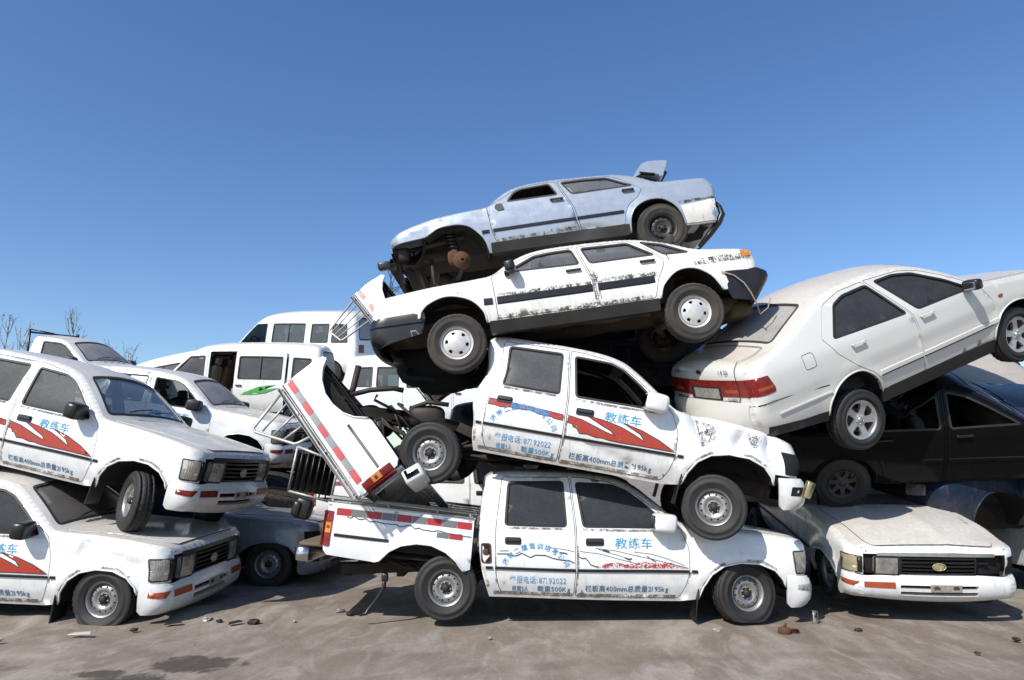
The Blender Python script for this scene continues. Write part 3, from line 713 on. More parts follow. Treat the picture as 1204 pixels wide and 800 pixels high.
PICK = dict(shell=PS, lower=[(-2.56, .20), (-1.6, .195), (-.65, .19)] + ARCH_F + [(.60, .465)],
    doors=[dict(id='r', poly=[(-2.45, 1.385), (-2.505, .86), (-2.506, .47), (-2.47, .30), (-2.425, .225), (-1.71, .227), (-1.69, .50), (-1.70, .88), (-1.752, 1.392)],
                wins=[[(-2.385, 1.335), (-2.411, .908), (-1.784, .90), (-1.815, 1.345)]], handle=(-2.325, .757, .165), mould=[((-2.50, .487), (-1.70, .485), .030)], decor=[rear_decor]),
           dict(id='f', poly=[(-1.742, 1.390), (-1.690, .88), (-1.680, .50), (-1.70, .227), (-.665, .222), (-.60, .336), (-.562, .48), (-.563, .70), (-.635, .885), (-.85, 1.055), (-1.09, 1.235), (-1.2, 1.300), (-1.36, 1.350), (-1.6, 1.385)],
                wins=[[(-1.690, 1.335), (-1.621, .898), (-.735, .89), (-.80, .97), (-1.02, 1.155), (-1.17, 1.265), (-1.31, 1.318)]], handle=(-1.505, .757, .18), mould=[((-1.675, .485), (-.575, .482), .030)], mirror=(-.83, .955), decor=[front_decor])],
    mould=[((-.545, .482), (-.49, .482), .030), ((-2.60, .487), (-2.53, .487), .030)],
    arches=[ARCH_F[:-1]],
    t0=PS.tnz(.73), t1=PS.ttz(.46), glass_top=[], lids=[])
PICK['glass_top'] = [(PS.tx(-.64) + .01, PS.tx(-1.13), .90, .86, 'windshield'), (PS.ttz(1.30), PS.ttz(.98), .86, .90, 'rear_window')]
PICK['lids'] = [('hood', PS.tx(.60), PS.tx(-.53), .80, .93)]
BS = Shell([(.60, .165), (.655, .20), (.685, .27), (.69, .36), (.675, .43), (.655, .458)], [(.655, .458), (.62, .468), (.3, .47), (-.3, .47)], [(-.3, .47), (-.31, .2)], .855, belt=2, zwide=.42, tuck=.03, rf=.012, rcn=(.18, .15), rct=(.02, .0), crown_n=.045, cstep=.04)
def rectp(t0, t1, y0, y1, r=.02): return round_poly([(t0, y0), (t1, y0), (t1, y1), (t0, y1)], r)
def pickup_front(root, o):
    df = o['df']; PT = o['paint']; miss = o.get('missing', ())
    hw = PS.hw; ye = float(PS.W(np.array([.64]), np.array([.62]))[0]); V = lambda y: y / ye * hw
    tn = PS.tnz
    bk = MB(); panel(bk, [(tn(.465), -hw), (tn(.74), -hw), (tn(.74), hw), (tn(.465), hw)], [], PS.T, .15, None, .045); 
    for zz in (.50, .62, .70):
        for sgn in (-1, 1): tube(bk, PS.T(np.array([(tn(zz), V(.1 * sgn)), (tn(zz), V(.55 * sgn))]), .03), .014, 6)
    build('radiator_panel', bk, M['well'], root, df)
    if 'grille' not in miss:
        g = MB(); t0, t1 = tn(.50), tn(.735)
        for k, zz in enumerate((.515, .557, .599, .641, .683)): bar(g, [(tn(zz), V(-.37)), (tn(zz), V(.37))], .018, PS.T, .012, .03)
        bar(g, [(tn(.725), V(-.62)), (tn(.725), V(.62))], .05, PS.T, .006, .03, 1)
        for y in (-.385, .385): bar(g, [(tn(.50), V(y)), (tn(.705), V(y))], .03, PS.T, .010, .03)
        gr = build('grille', g, [o.get('grille_mat', M['trim']), o.get('grille_top', M['trim'])], root, df)
        e = MB(); c = PS.T(np.array([(tn(.60), 0)]), -.02)[0]
        for rx, rz in ((.062, .043), (.026, .040)):
            tube(e, [(c[0] - .004, c[1] + rx * cos(a), c[2] + rz * sin(a)) for a in np.linspace(0, 2 * pi, 25)], .0055, 6, caps=False)
        sbox(e, (c[0] - .01, c[1], c[2]), (.012, .11, .075), .9); build('emblem', e, M['yellowed'], gr, df)
    for s_ in (-1, 1):
        if ('headlight', s_) not in miss:
            h = MB(); q = rectp(tn(.485), tn(.70), V(.405) * s_, V(.645) * s_); panel(h, q, [], PS.T, .1, None, -.008, [(0, .05)], bstep=.03); hl = build('headlight', h, M['lens'], root, df)
            f = MB(); ribbon(f, q, .022, PS.T, -.011); build('headlight_frame', f, M['trim'], hl, df)
            q = round_poly([(.495, .49), (.640, .49), (.654, .60), (.648, .70), (.475, .70)], .015); cn = MB()
            panel(cn, q, [], PS.S(s_), .05, PS.extra(.4, .65), -.006, [(0, .02)], bstep=.03); c2 = build('corner_lamp', cn, o.get('corner', M['lens']), root, df)
            f = MB(); ribbon(f, q, .014, PS.S(s_), -.008); build('lamp_frame', f, M['trim'], c2, df)
        else:
            h = MB(); panel(h, round_poly([(.485, .48), (.645, .48), (.654, .60), (.648, .71), (.465, .71)], .015), [], PS.S(s_), .05, PS.extra(.4, .65), -.004, bstep=.03); build('lamp_hole', h, M['gap'], root, df)
            h = MB(); sbox(h, (.50, s_ * .55, .60), (.16, .2, .2), .7); tube(h, [(.45, s_ * .7, .72), (.56, s_ * .66, .6), (.50, s_ * .7, .48)], .012, 6); build('lamp_housing', h, M['iron'], root, df)
    if 'bumper' not in miss:
        b = MB(); hwb = BS.hw; yb = float(BS.W(np.array([.68]), np.array([.33]))[0]); Vb = lambda y: y / yb * hwb; tb = BS.tnz
        slots = [rectp(tb(.325), tb(.365), Vb(-.40), Vb(.40), .012), rectp(tb(.250), tb(.295), Vb(-.40), Vb(.40), .012)]
        panel(b, [(tb(.166), -hwb), (tb(.457), -hwb), (tb(.457), hwb), (tb(.166), hwb)], slots, BS.T, .05, None, 0, [(0, .03), (1, .05), (2, .05)], bstep=.04)
        ls = [(.40, .165), (.605, .165)]; side = np.array([(.395, .20), (.43, .165)] + [tuple(p) for p in BS.nose] + [(.62, .466), (.40, .468)])
        for s_ in (-1, 1): panel(b, side, [], BS.S(s_), .05, BS.extra(.39, .66), 0, [(0, .03)], bstep=.03)
        df2 = o.get('bumper_df', df); bu = build('front_bumper', b, PT, root, df2)
        d_ = MB(); panel(d_, [(tb(.22), Vb(-.43)), (tb(.38), Vb(-.43)), (tb(.38), Vb(.43)), (tb(.22), Vb(.43))], [], BS.T, .1, None, .05); build('bumper_backing', d_, M['gap'], bu, df2)
        if o.get('plate', True):
            p_ = MB(); panel(p_, rectp(tb(.305), tb(.375), Vb(-.10), Vb(.22), .004), [], BS.T, .1, None, -.006, [(0, .01)]); build('plate_bracket', p_, M['plate'], bu, df2)
            for yy in (-.04, .16): p_ = MB(); panel(p_, [(tb(.345) + .018 * cos(a) * (1 + .3 * cos(3 * a)), Vb(yy) + .04 * sin(a)) for a in np.linspace(0, 6.2, 12)], [], BS.T, .1, None, -.009); build('rust_stain', p_, M['rust'], bu, df2)
        for s_ in (-1, 1):
            if ('indicator', s_) in miss: 
                iq = MB(); panel(iq, round_poly([(.50, .30), (.60, .30), (.64, .385), (.52, .385)], .01), [], BS.S(s_), .05, None, -.002); build('indicator_hole', iq, M['gap'], bu, df2); continue
            iq = MB(); panel(iq, rectp(tb(.330), tb(.395), Vb(.45) * s_, hwb * s_, .004), [], BS.T, .06, None, -.006, [(0, .01)])
            panel(iq, [(.50, .34), (.66, .33), (BS.nose[-3][0] - .003, .395), (.505, .385)], [], BS.S(s_), .05, BS.extra(.4, .69), -.006, bstep=.03); build('indicator', iq, o.get('indic', M['orange']), bu, df2)
def seam_grime(root, o):
    df = o['df']; mp = PS.S(-1)
    jobs = [([(-2.52, .245), (-1.72, .24)], .035), ([(-1.68, .238), (-.70, .235)], .04), ([(-1.695, .26), (-1.67, .50), (-1.675, .72)], .022), ([(-.60, .34), (-.55, .48)], .02), ([(-2.49, .33), (-2.50, .60)], .018), ([(-.47, .28), (-.42, .37), (-.34, .49), (-.22, .575)], .03), ([(-1.62, .875), (-1.2, .865), (-.8, .87)], .022), ([(-2.38, .885), (-1.82, .88)], .02), ([(.0, .605), (.15, .60), (.30, .53)], .022), ([(-2.62, .50), (-2.57, .30)], .03)]
    for L, wd in jobs:
        g = MB(); ribbon(g, L, wd, mp, -.0035, False, step=.04); build('grime_streak', g, M['grime_soft'], root, df)
def pickup_frame(root, o, rear=-2.99, zr=.285):
    df = o['df']; f = MB()
    for s_ in (-1, 1):
        tubeb = [(.45, .36, .36), (-.4, .40, .34), (-1.2, .42, .30), (-2.4, .42, .31), (-2.8, .42, .42), (-3.3, .42, .44), (-4.1, .42, .40)]
        for (a, b_) in zip(tubeb[:-1], tubeb[1:]):
            L = math.dist((a[0], a[2]), (b_[0], b_[2])) + .03; box(f, ((a[0] + b_[0]) / 2, s_ * .42, (a[2] + b_[2]) / 2), (L, .07, .11), (0, math.atan2(b_[2] - a[2], a[0] - b_[0]), 0))
    for x in (.4, -1.3, -2.5, -3.5, -4.05): box(f, (x, 0, .37), (.08, .84, .08))
    build('chassis_frame', f, M['under'], root, df)
    a = MB(); tube(a, [(rear, -.68, zr), (rear, -.16, zr), (rear, -.10, zr), (rear, .10, zr), (rear, .16, zr), (rear, .68, zr)], [.045, .045, .12, .12, .045, .045], 16); sbox(a, (rear, 0, zr), (.26, .26, .26), .8); build('rear_axle', a, M['iron'], root)
    for s_ in (-1, 1):
        l = MB()
        for k in range(3):
            ln = .62 - .14 * k; tube(l, [(rear + u * ln, s_ * .52, zr + .09 + .018 * k * -1 + .13 * u * u) for u in np.linspace(-1, 1, 9)], .014, 4)
        build('leaf_spring', l, M['iron'], root)
    p = MB(); tube(p, [(-.3, 0, .38), (rear + .1, 0, zr)], .035, 10); build('drive_shaft', p, M['iron'], root)
    t = MB(); sbox(t, (-1.9, .58, .33), (.9, .28, .2), .3); build('fuel_tank', t, M['under'], root)
    e = MB(); sbox(e, (.05, 0, .45), (.75, .5, .42), .5); sbox(e, (-.45, 0, .38), (.5, .32, .3), .6); build('engine', e, M['iron'], root, df)
def cargo_bed(parent, df, PT, name='cargo_bed', rail='low', tearline=False, extra_df=None, lite=False):
    """open load box, in the pickup's own frame"""
    AR = [(-3.62, .45), (-3.60, .475), (-3.53, .555), (-3.42, .62), (-3.27, .655), (-3.12, .655), (-2.97, .605), (-2.86, .53), (-2.79, .45), (-2.765, .44)]
    out = [(-2.72, .95), (-2.715, .46)] + AR[::-1] + [(-3.66, .435), (-3.9, .445), (-4.15, .455), (-4.195, .50), (-4.215, .62), (-4.21, .955)]
    hw = .845
    def W(P):
        x, z = P[:, 0], P[:, 1]; b = hw - .06 * (np.clip(.62 - z, 0, 1) / .3)**2 - .02 * np.clip(z - .7, 0, 1); d = np.clip((x + 4.215) / .07, 0, 1); b -= .06 * (1 - np.sqrt(1 - (1 - d)**2))
        ar = np.hypot(x + 3.2, (z - .30) * 1.1); b += .032 * np.exp(-((ar - .42) / .07)**2) + .014 * (1 / (1 + np.exp(-(.835 - z) / .010)) - .5); return b
    mps = {s_: (lambda P, ins=0., s_=s_: np.stack([np.asarray(P)[:, 0], s_ * (W(np.asarray(P, float)) - ins), np.asarray(P)[:, 1]], 1)) for s_ in (-1, 1)}
    d0 = (lambda V: extra_df(df(V))) if extra_df else df
    b = MB()
    for s_ in (-1, 1):
        panel(b, out, [], mps[s_], .06 if not lite else .12, None, 0, [(0, .02)])
        A = resample(AR, .05, False); strip(b, mps[s_](A), mps[s_](A, .045), False)
        box(b, (-3.465, s_ * .80, .955), (1.50, .075, .03)); box(b, (-3.46, s_ * .765, .75), (1.46, .02, .40), m=1)
        if not lite: tube(b, mps[s_](A, -.002), .010, 6)
    box(b, (-3.46, 0, .50), (1.46, 1.55, .03), m=1); box(b, (-2.735, 0, .72), (.03, 1.62, .46)); 
    for k in range(9): box(b, (-3.46, -.64 + .16 * k, .522), (1.40, .05, .02), m=1)
    body = build(name, b, [PT, M['well']], parent, d0)
    g = MB(); box(g, (-4.20, 0, .70), (.035, 1.48, .46)); box(g, (-4.222, 0, .70), (.015, 1.25, .30)); build('tailgate', g, PT, body, d0)
    for s_ in (-1, 1):
        l = MB(); panel(l, round_poly([(-4.205, .54), (-4.135, .54), (-4.135, .88), (-4.205, .88)], .01), [], mps[s_], .06, None, -.008, [(0, .02)], bstep=.03); box(l, (-4.222, s_ * .795, .71), (.02, .085, .34)); tl = build('tail_light', l, M['red_lamp'], body, d0)
        l = MB(); panel(l, [(-4.203, .67), (-4.140, .67), (-4.140, .77), (-4.203, .77)], [], mps[s_], .06, None, -.011); build('amber_lens', l, M['amber'], tl, d0)
        m_ = MB(); bar(m_, [(-4.10, .655), (-3.55, .65)], .03, mps[s_], .012, -.001); build('side_moulding', m_, M['trim'], body, d0)
        st = MB(); xs = np.linspace(-4.11, -2.735, 10)
        for k in range(9): panel(st, [(xs[k], .845), (xs[k + 1] - .004, .845), (xs[k + 1] - .004, .915), (xs[k], .915)], [], mps[s_], .1, None, -.004, m=k % 2)
        if rail == 'low': panel(st, [(-3.08, .735), (-2.96, .735), (-2.96, .785), (-3.08, .785)], [], mps[s_], .1, None, -.004, m=1); panel(st, [(-2.955, .735), (-2.82, .735), (-2.82, .785), (-2.955, .785)], [], mps[s_], .1, None, -.004, m=0)
        build('reflective_strip', st, [M['sign_red'], M['sign_grey']], body, d0)
        if tearline:
            rs = np.random.RandomState(5); xs2 = np.linspace(-4.0, -2.73, 34); L = [(x, .835 - (x + 4.0) * .045 + rs.normal() * .008) for x in xs2]; m_ = MB(); ribbon(m_, L, .008, mps[s_], -.005, False, step=.04); build('decal_edge', m_, M['decal_line'], body, d0)
        r = MB(); box(r, (-3.46, s_ * .80, 1.015), (1.50, .035, .035)); box(r, (-3.46, s_ * .77, .985), (1.48, .02, .02))
        for x in (-4.17, -3.6, -3.1, -2.76): box(r, (x, s_ * .80, .99), (.03, .03, .05))
        build('side_rail', r, M['galv'], body, d0)
    return body
def rack_mesh():
    r = MB(); hw = .78
    for s_ in (-1, 1): tube(r, [(-2.76, s_ * hw, .95), (-2.76, s_ * hw, 1.42), (-2.76, s_ * (hw - .10), 1.52)], .02, 8)
    tube(r, [(-2.76, -hw + .10, 1.52), (-2.76, hw - .10, 1.52)], .02, 8); tube(r, [(-2.76, -hw, 1.0), (-2.76, hw, 1.0)], .016, 8)
    for y in np.linspace(-.55, .55, 6): tube(r, [(-2.76, y, 1.0), (-2.76, y, 1.52)], .013, 8)
    return r
def rear_bumper(parent, df):
    b = MB(); sbox(b, (-4.40, 0, .43), (.16, 1.64, .17), .25, nu=28); sbox(b, (-4.33, 0, .52), (.30, 1.58, .03), .25, nu=28, m=1)
    for s_ in (-1, 1): box(b, (-4.25, s_ * .42, .44), (.3, .06, .08)); box(b, (-4.40, s_ * .42, .46), (.175, .76, .05), m=2)
    return build('rear_bumper', b, [M['chrome'], M['under_tan'], M['trim']], parent, df)
PICK_N = 0
def pickup(label, pose, bed=True, rack=False, extra=None, bed_df=None, **o):
    global PICK_N; PICK_N += 1
    root = thing('pickup_truck', label, 'pickup truck', pose, o.get('group')); o['df'] = wob(o.get('amp', .005), PICK_N, extra)
    o.setdefault('paint', M['white']); o.setdefault('windshield', M['glass_dusty']); o.setdefault('rear_window', M['glass_grey'])
    ws = o.get('wheels', {}); sp = dict(PICK)
    if o.get('single'): sp['doors'] = [dict(PICK['doors'][0], wins=[]), PICK['doors'][1]]
    vehicle_body(root, sp, o); pickup_front(root, o)
    if o.get('step', .06) < .08 and o.get('letter', 2) == 2: seam_grime(root, o)
    wf = dict(kind='steel', steer=0, camber=0, flat=False, dz=0, dx=0); 
    for key, x in (('f', 0.), ('r', -2.99)):
        for s_ in (-1, 1):
            q = dict(wf); q.update(ws.get(key, {})); q.update(ws.get(key + ('n' if s_ < 0 else 'o'), {}))
            if q.get('gone'): continue
            add_wheel(root, x + q['dx'], s_, .285 + q['dz'], q['kind'], q['steer'], q['camber'], q['flat'], .73, random.uniform(0, 6))
    df = o['df']
    pickup_frame(root, o, zr=.285 + ws.get('r', {}).get('dz', 0))
    underbody(root, df, -2.6, .4, .26, .74, M['under'], [0.], exhaust=False)
    interior(root, df, [(-1.35, -.36), (-1.35, .36), (-2.15, -.36), (-2.15, .36)], .30, wheel=(-.92, .36, .88), dash=(-.72, .78), seatmat=o.get('seatmat'))
    ln = MB(); panel(ln, [(PS.tx(-1.25), -.78), (PS.ttz(1.38), -.78), (PS.ttz(1.38), .78), (PS.tx(-1.25), .78)], [], PS.T, .15, None, .045); build('headliner', ln, M['lining'], root, df)
    for s_ in (-1, 1): ft = MB(); box(ft, (-.50, s_ * .72, .17), (.012, .22, .30), (0, .12, 0), b=.003); build('mud_flap', ft, M['trim_dirty'], root, df)
    if o.get('filler'):
        fm = MB(); mp = PS.S(-1); q = round_poly([(-2.645, .72), (-2.64, .535), (-2.545, .535), (-2.555, .72)], .02); panel(fm, q, [], mp, .1, None, -.002); ribbon(fm, q, .014, mp, -.006, m=1); sbox(fm, tuple(mp(np.array([(-2.60, .64)]), 0.0)[0]), (.06, .03, .06), .6, m=1); build('fuel_filler', fm, [M['well'], M['rust']], root, df)
    if bed:
        cb = cargo_bed(root, df, o['paint'], extra_df=bed_df, tearline=o.get('tearline', False), lite=o.get('step', .06) > .1); rear_bumper(cb, (lambda V: bed_df(df(V))) if bed_df else df)
        if rack: build('cab_guard', rack_mesh(), M['galv'], cb, df)
    return root
# ------------------------------------------------------------------ saloon cars
def sm(L): return [tuple(q) for q in catmull(L, .05)]
def arcpts(cx, cz, r, a0, a1, n=9, sq=1.0): return [(cx + r * cos(R(a)), cz + r * sq * sin(R(a))) for a in np.linspace(a0, a1, n)]
def bumper(root, sh, side, tr, mat, df, name, slots=(), inset=0., backing=True):
    b = MB(); hw = sh.hw; panel(b, [(tr[0], -hw), (tr[1], -hw), (tr[1], hw), (tr[0], hw)], list(slots), sh.T, .06, None, inset, [(i, .04) for i in range(len(slots) + 1)], bstep=.04)
    xs = [p[0] for p in side]; ex = sh.extra(min(xs), max(xs))
    for s_ in (-1, 1): panel(b, side, [], sh.S(s_), .06, ex, inset, [(0, .03)], bstep=.03)
    return build(name, b, mat, root, df)
def nose_lamps(root, sh, df, z0, z1, y0, y1, name, mat, out=.006, tail=False, sidep=None):
    z = (z0 + z1) / 2; x = sh.tail[np.argmin(abs(sh.tail[:, 1] - z)), 0] if tail else sh.nose[np.argmin(abs(sh.nose[:, 1] - z)), 0]
    ye = float(sh.W(np.array([x]), np.array([z]))[0]); tz = sh.ttz if tail else sh.tnz
    for s_ in (-1, 1):
        l = MB(); panel(l, rectp(*sorted((tz(z0), tz(z1))), s_ * y0 / ye * sh.hw, s_ * y1 / ye * sh.hw, .012), [], sh.T, .08, None, -out, [(0, .03)], bstep=.03)
        if sidep is not None: panel(l, sidep, [], sh.S(s_), .05, sh.extra(min(p[0] for p in sidep), max(p[0] for p in sidep)), -out, [(0, .02)], bstep=.03)
        build(name, l, mat, root, df)
# the long white saloon near the top of the stack
S1 = Shell([(.83, .40), (.86, .60), (.86, .74), (.835, .835)], [(.835, .835), (.78, .862), (.646, .888), (.188, .938), (-.29, .968), (-.46, .99), (-.60, 1.075), (-.75, 1.155), (-.90, 1.205), (-1.1, 1.23), (-1.4, 1.235), (-1.75, 1.225), (-1.97, 1.21), (-2.15, 1.175), (-2.42, 1.085), (-2.64, .985), (-2.86, .945), (-3.19, .90)],
           [(-3.19, .90), (-3.255, .86), (-3.275, .78), (-3.275, .64), (-3.2, .46)], .835, belt=.93, zwide=.62, tumble=.42, rf=.05, rcn=(.14, .13), rct=(.12, .10), crown=[(-3.2, .02), (-2.8, .025), (-2.4, .07), (-2.1, .05), (-1.2, .045), (-.8, .08), (-.45, .03), (.5, .03)])
FA1 = sm([(-.35, .46), (-.33, .58), (-.22, .715), (-.06, .785), (.09, .795), (.257, .735), (.334, .655), (.34, .60)])
RA1 = sm([(-2.85, .47), (-2.83, .52), (-2.75, .645), (-2.587, .745), (-2.401, .735), (-2.239, .60), (-2.188, .465)])
SP1 = dict(shell=S1, lower=[(-3.0, .46)] + RA1 + [(-1.5, .465)] + FA1 + [(.70, .60)],
    doors=[dict(id='f', poly=[(-.446, .955), (-.46, .72), (-.464, .485), (-1.52, .475), (-1.507, .744), (-1.445, .93), (-1.385, 1.19), (-1.15, 1.19), (-.92, 1.165), (-.78, 1.12), (-.60, 1.025)], wins=[[(-.60, .985), (-.93, 1.145), (-1.15, 1.165), (-1.34, 1.165), (-1.40, .965)]], handle=(-1.32, .90, .15), mould=[((-.48, .68), (-1.49, .68), .085)], mirror=(-.66, 1.01)),
           dict(id='r', poly=[(-1.535, .475), (-1.522, .744), (-1.46, .93), (-1.40, 1.19), (-1.75, 1.185), (-1.99, 1.165), (-2.10, 1.11), (-2.30, .89), (-2.28, .80), (-2.20, .66), (-2.14, .475)], wins=[[(-1.44, 1.165), (-1.96, 1.15), (-2.22, .955), (-1.51, .955)]], handle=(-2.12, .89, .15), mould=[((-1.55, .68), (-2.16, .68), .085)])],
    windows=[dict(id='q', poly=[(-2.09, 1.145), (-2.32, 1.08), (-2.58, .935), (-2.31, .945)])], mould=[((-.34, .685), (-.43, .68), .075)],
    arches=[RA1, FA1], t0=S1.tnz(.62), t1=S1.ttz(.50), glass_top=[], lids=[])
S1.flares = [(-2.52, .40, .36, .045, .020), (-.01, .44, .37, .04, .008)]; S1.ridges = [(.88, .010, .014)]
SP1['glass_top'] = [(S1.tx(-.50), S1.tx(-.86), .90, .86, 'windshield'), (S1.tx(-2.20), S1.tx(-2.58), .80, .84, 'rear_window')]
SP1['lids'] = [('hood', S1.tx(.74), S1.tx(-.42), .88, .90), ('trunk_lid', S1.tx(-2.68), S1.tx(-3.16), .85, .85)]
B1F = Shell([(.82, .36), (.905, .42), (.915, .58), (.88, .665)], [(.88, .665), (.5, .675), (.2, .68)], [(.2, .68), (.2, .4)], .85, belt=2, zwide=.45, tuck=.03, rf=.012, rcn=(.16, .16), rct=(.02, .0), crown_n=.06, cstep=.04)
B1R = Shell([(-2.4, .4), (-2.4, .68)], [(-2.4, .68), (-2.9, .68), (-3.33, .655)], [(-3.33, .655), (-3.39, .61), (-3.375, .54), (-3.19, .30)], .85, belt=2, zwide=.45, tuck=.05, rf=.012, rcn=(.02, .0), rct=(.14, .12), crown_t=.05, cstep=.04)
# the silver-blue saloon on top
S2 = Shell([(.74, .585), (.775, .62), (.765, .665)], [(.765, .665), (.69, .71), (.60, .752), (.272, .858), (-.128, .912), (-.46, .942), (-.60, 1.045), (-.75, 1.145), (-.90, 1.195), (-1.1, 1.225), (-1.33, 1.235), (-1.75, 1.22), (-2.07, 1.20), (-2.25, 1.16), (-2.42, 1.09), (-2.58, .995), (-2.70, .970), (-2.95, .962), (-3.20, .945)],
           [(-3.20, .945), (-3.275, .86), (-3.285, .74), (-3.275, .62), (-3.25, .40)], .825, belt=.90, zwide=.60, tumble=.42, rf=.035, rcn=(.16, .14), rct=(.06, .05), crown=[(-3.2, .02), (-2.8, .025), (-2.5, .06), (-2.2, .05), (-1.2, .045), (-.8, .08), (-.45, .03), (.5, .03)])
FA2 = sm([(-.43, .34), (-.40, .47), (-.35, .565), (-.227, .693), (-.10, .738), (.02, .740), (.156, .725), (.26, .665), (.324, .632), (.55, .605), (.70, .585)])
RA2 = sm([(-2.855, .345), (-2.82, .50), (-2.746, .626), (-2.605, .72), (-2.425, .725), (-2.27, .65), (-2.19, .52), (-2.17, .345)])
SP2 = dict(shell=S2, lower=[(-3.22, .345)] + RA2 + [(-1.5, .34)] + FA2,
    doors=[dict(id='f', poly=[(-.459, .925), (-.493, .568), (-.546, .43), (-1.557, .452), (-1.503, .79), (-1.44, .93), (-1.365, 1.19), (-1.1, 1.185), (-.90, 1.155), (-.78, 1.10), (-.60, .99)], wins=[[(-.72, .965), (-.82, 1.10), (-.92, 1.14), (-1.28, 1.165), (-1.36, .975)]], handle=(-1.33, .905, .15), mould=[((-.51, .605), (-1.52, .615), .045)], mirror=(-.70, .955)),
           dict(id='r', poly=[(-1.575, .452), (-1.52, .79), (-1.457, .93), (-1.382, 1.19), (-1.75, 1.18), (-2.03, 1.165), (-2.15, 1.11), (-2.40, .89), (-2.33, .79), (-2.20, .70), (-2.14, .58), (-2.12, .455)], wins=[[(-1.42, 1.165), (-1.72, 1.165), (-2.0, 1.145), (-2.30, .965), (-1.53, .955)]], handle=(-2.22, .90, .14), mould=[((-1.54, .615), (-2.12, .62), .045)])],
    windows=[], mould=[((-.37, .60), (-.46, .603), .045)], arches=[RA2, [q for q in FA2 if q[0] < .335]], t0=S2.tnz(.60), t1=S2.ttz(.42), glass_top=[], lids=[])
S2.flares = [(-2.52, .38, .37, .045, .018), (-.05, .38, .38, .04, .012)]; S2.ridges = [(.80, .010, .014)]
SP2['glass_top'] = [(S2.tx(-.50), S2.tx(-.86), .90, .86, 'windshield'), (S2.tx(-2.24), S2.tx(-2.56), .80, .84, 'rear_window')]
SP2['lids'] = [('hood', S2.tx(.70), S2.tx(-.42), .88, .90)]
# the cream saloon seen from behind on the right
S3 = Shell([(.72, .30), (.80, .45), (.83, .62), (.80, .74)], [(.80, .74), (.74, .785), (.54, .83), (.2, .88), (-.1, .92), (-.385, .97), (-.60, 1.12), (-.81, 1.255), (-1.02, 1.365), (-1.25, 1.435), (-1.6, 1.475), (-2.0, 1.475), (-2.25, 1.445), (-2.42, 1.395), (-2.80, 1.245), (-3.10, 1.135), (-3.20, 1.11), (-3.42, 1.075)],
           [(-3.42, 1.075), (-3.525, 1.02), (-3.545, .90), (-3.56, .72), (-3.59, .655), (-3.60, .52), (-3.55, .38)], .835, belt=.93, zwide=.60, tumble=.40, rf=.05, rcn=(.24, .20), rct=(.15, .13), crown=[(-3.4, .03), (-3.2, .04), (-2.8, .08), (-2.3, .06), (-1.5, .05), (-1.0, .08), (-.7, .07), (-.4, .03), (.5, .035)], crown_t=.07, crown_n=.06)
RA3 = sm([(-2.78, .30), (-2.74, .42), (-2.62, .545), (-2.45, .615), (-2.27, .61), (-2.13, .51), (-2.06, .38), (-2.05, .30)])
FA3 = sm([(-.40, .30), (-.37, .44), (-.26, .57), (-.10, .635), (.08, .635), (.22, .57), (.32, .44), (.345, .30)])
SP3 = dict(shell=S3, lower=[(-3.4, .34)] + RA3 + [(-1.4, .30)] + FA3 + [(.6, .29)],
    doors=[dict(id='r', poly=[(-1.775, 1.43), (-2.1, 1.425), (-2.36, 1.35), (-2.60, 1.05), (-2.50, .86), (-2.28, .65), (-2.13, .545), (-2.03, .42), (-2.015, .305), (-1.452, .305), (-1.425, .77), (-1.46, .97)], wins=[[(-1.755, 1.385), (-2.08, 1.375), (-2.24, 1.32), (-2.47, 1.01), (-1.49, .975)]], handle=(-2.22, .885, .17), mould=[((-2.045, .50), (-1.46, .50), .055)]),
           dict(id='f', poly=[(-1.758, 1.435), (-1.444, .97), (-1.41, .77), (-1.44, .305), (-.43, .325), (-.345, .60), (-.33, .75), (-.44, .915), (-.62, 1.075), (-.82, 1.205), (-1.05, 1.33), (-1.28, 1.40)], wins=[[(-1.64, 1.39), (-1.37, 1.385), (-1.14, 1.33), (-.80, 1.135), (-.56, .955), (-1.34, .968)]], handle=(-1.27, .885, .17), mould=[((-1.43, .50), (-.42, .51), .055)], mirror=(-.66, 1.01))],
    windows=[], mould=[((-2.70, .53), (-3.36, .53), .022), ((-.33, .515), (-.42, .511), .055)], arches=[RA3, FA3], t0=S3.tnz(.32), t1=S3.ttz(.40), glass_top=[], lids=[])
S3.flares = [(-2.40, .25, .40, .045, .010), (-.03, .27, .40, .045, .012)]; S3.ridges = [(.655, .008, -.014)]
SP3['glass_top'] = [(S3.tx(-.42), S3.tx(-1.02), .90, .86, 'windshield'), (S3.tx(-2.46), S3.tx(-3.06), .80, .86, 'rear_window')]
SP3['lids'] = [('hood', S3.tx(.76), S3.tx(-.34), .88, .90)]
# a plain saloon for the darker cars behind
S4 = Shell([(.66, .28), (.76, .45), (.80, .62), (.77, .72)], [(.77, .72), (.70, .755), (.5, .80), (.2, .86), (-.3, .92), (-.55, .955), (-.75, 1.08), (-.98, 1.22), (-1.15, 1.315), (-1.4, 1.375), (-1.8, 1.395), (-2.1, 1.38), (-2.33, 1.33), (-2.65, 1.18), (-2.92, 1.065), (-3.1, 1.03), (-3.38, .99)],
           [(-3.38, .99), (-3.46, .95), (-3.50, .80), (-3.52, .60), (-3.45, .34)], .85, belt=.90, zwide=.60, tumble=.40, rf=.06, rcn=(.24, .20), rct=(.24, .20), crown=[(-3.4, .03), (-2.6, .07), (-2.2, .05), (-1.3, .05), (-.9, .08), (-.5, .03), (.5, .03)])
RA4 = sm([(-2.93, .28), (-2.90, .44), (-2.78, .59), (-2.62, .65), (-2.48, .65), (-2.32, .59), (-2.20, .44), (-2.17, .28)])
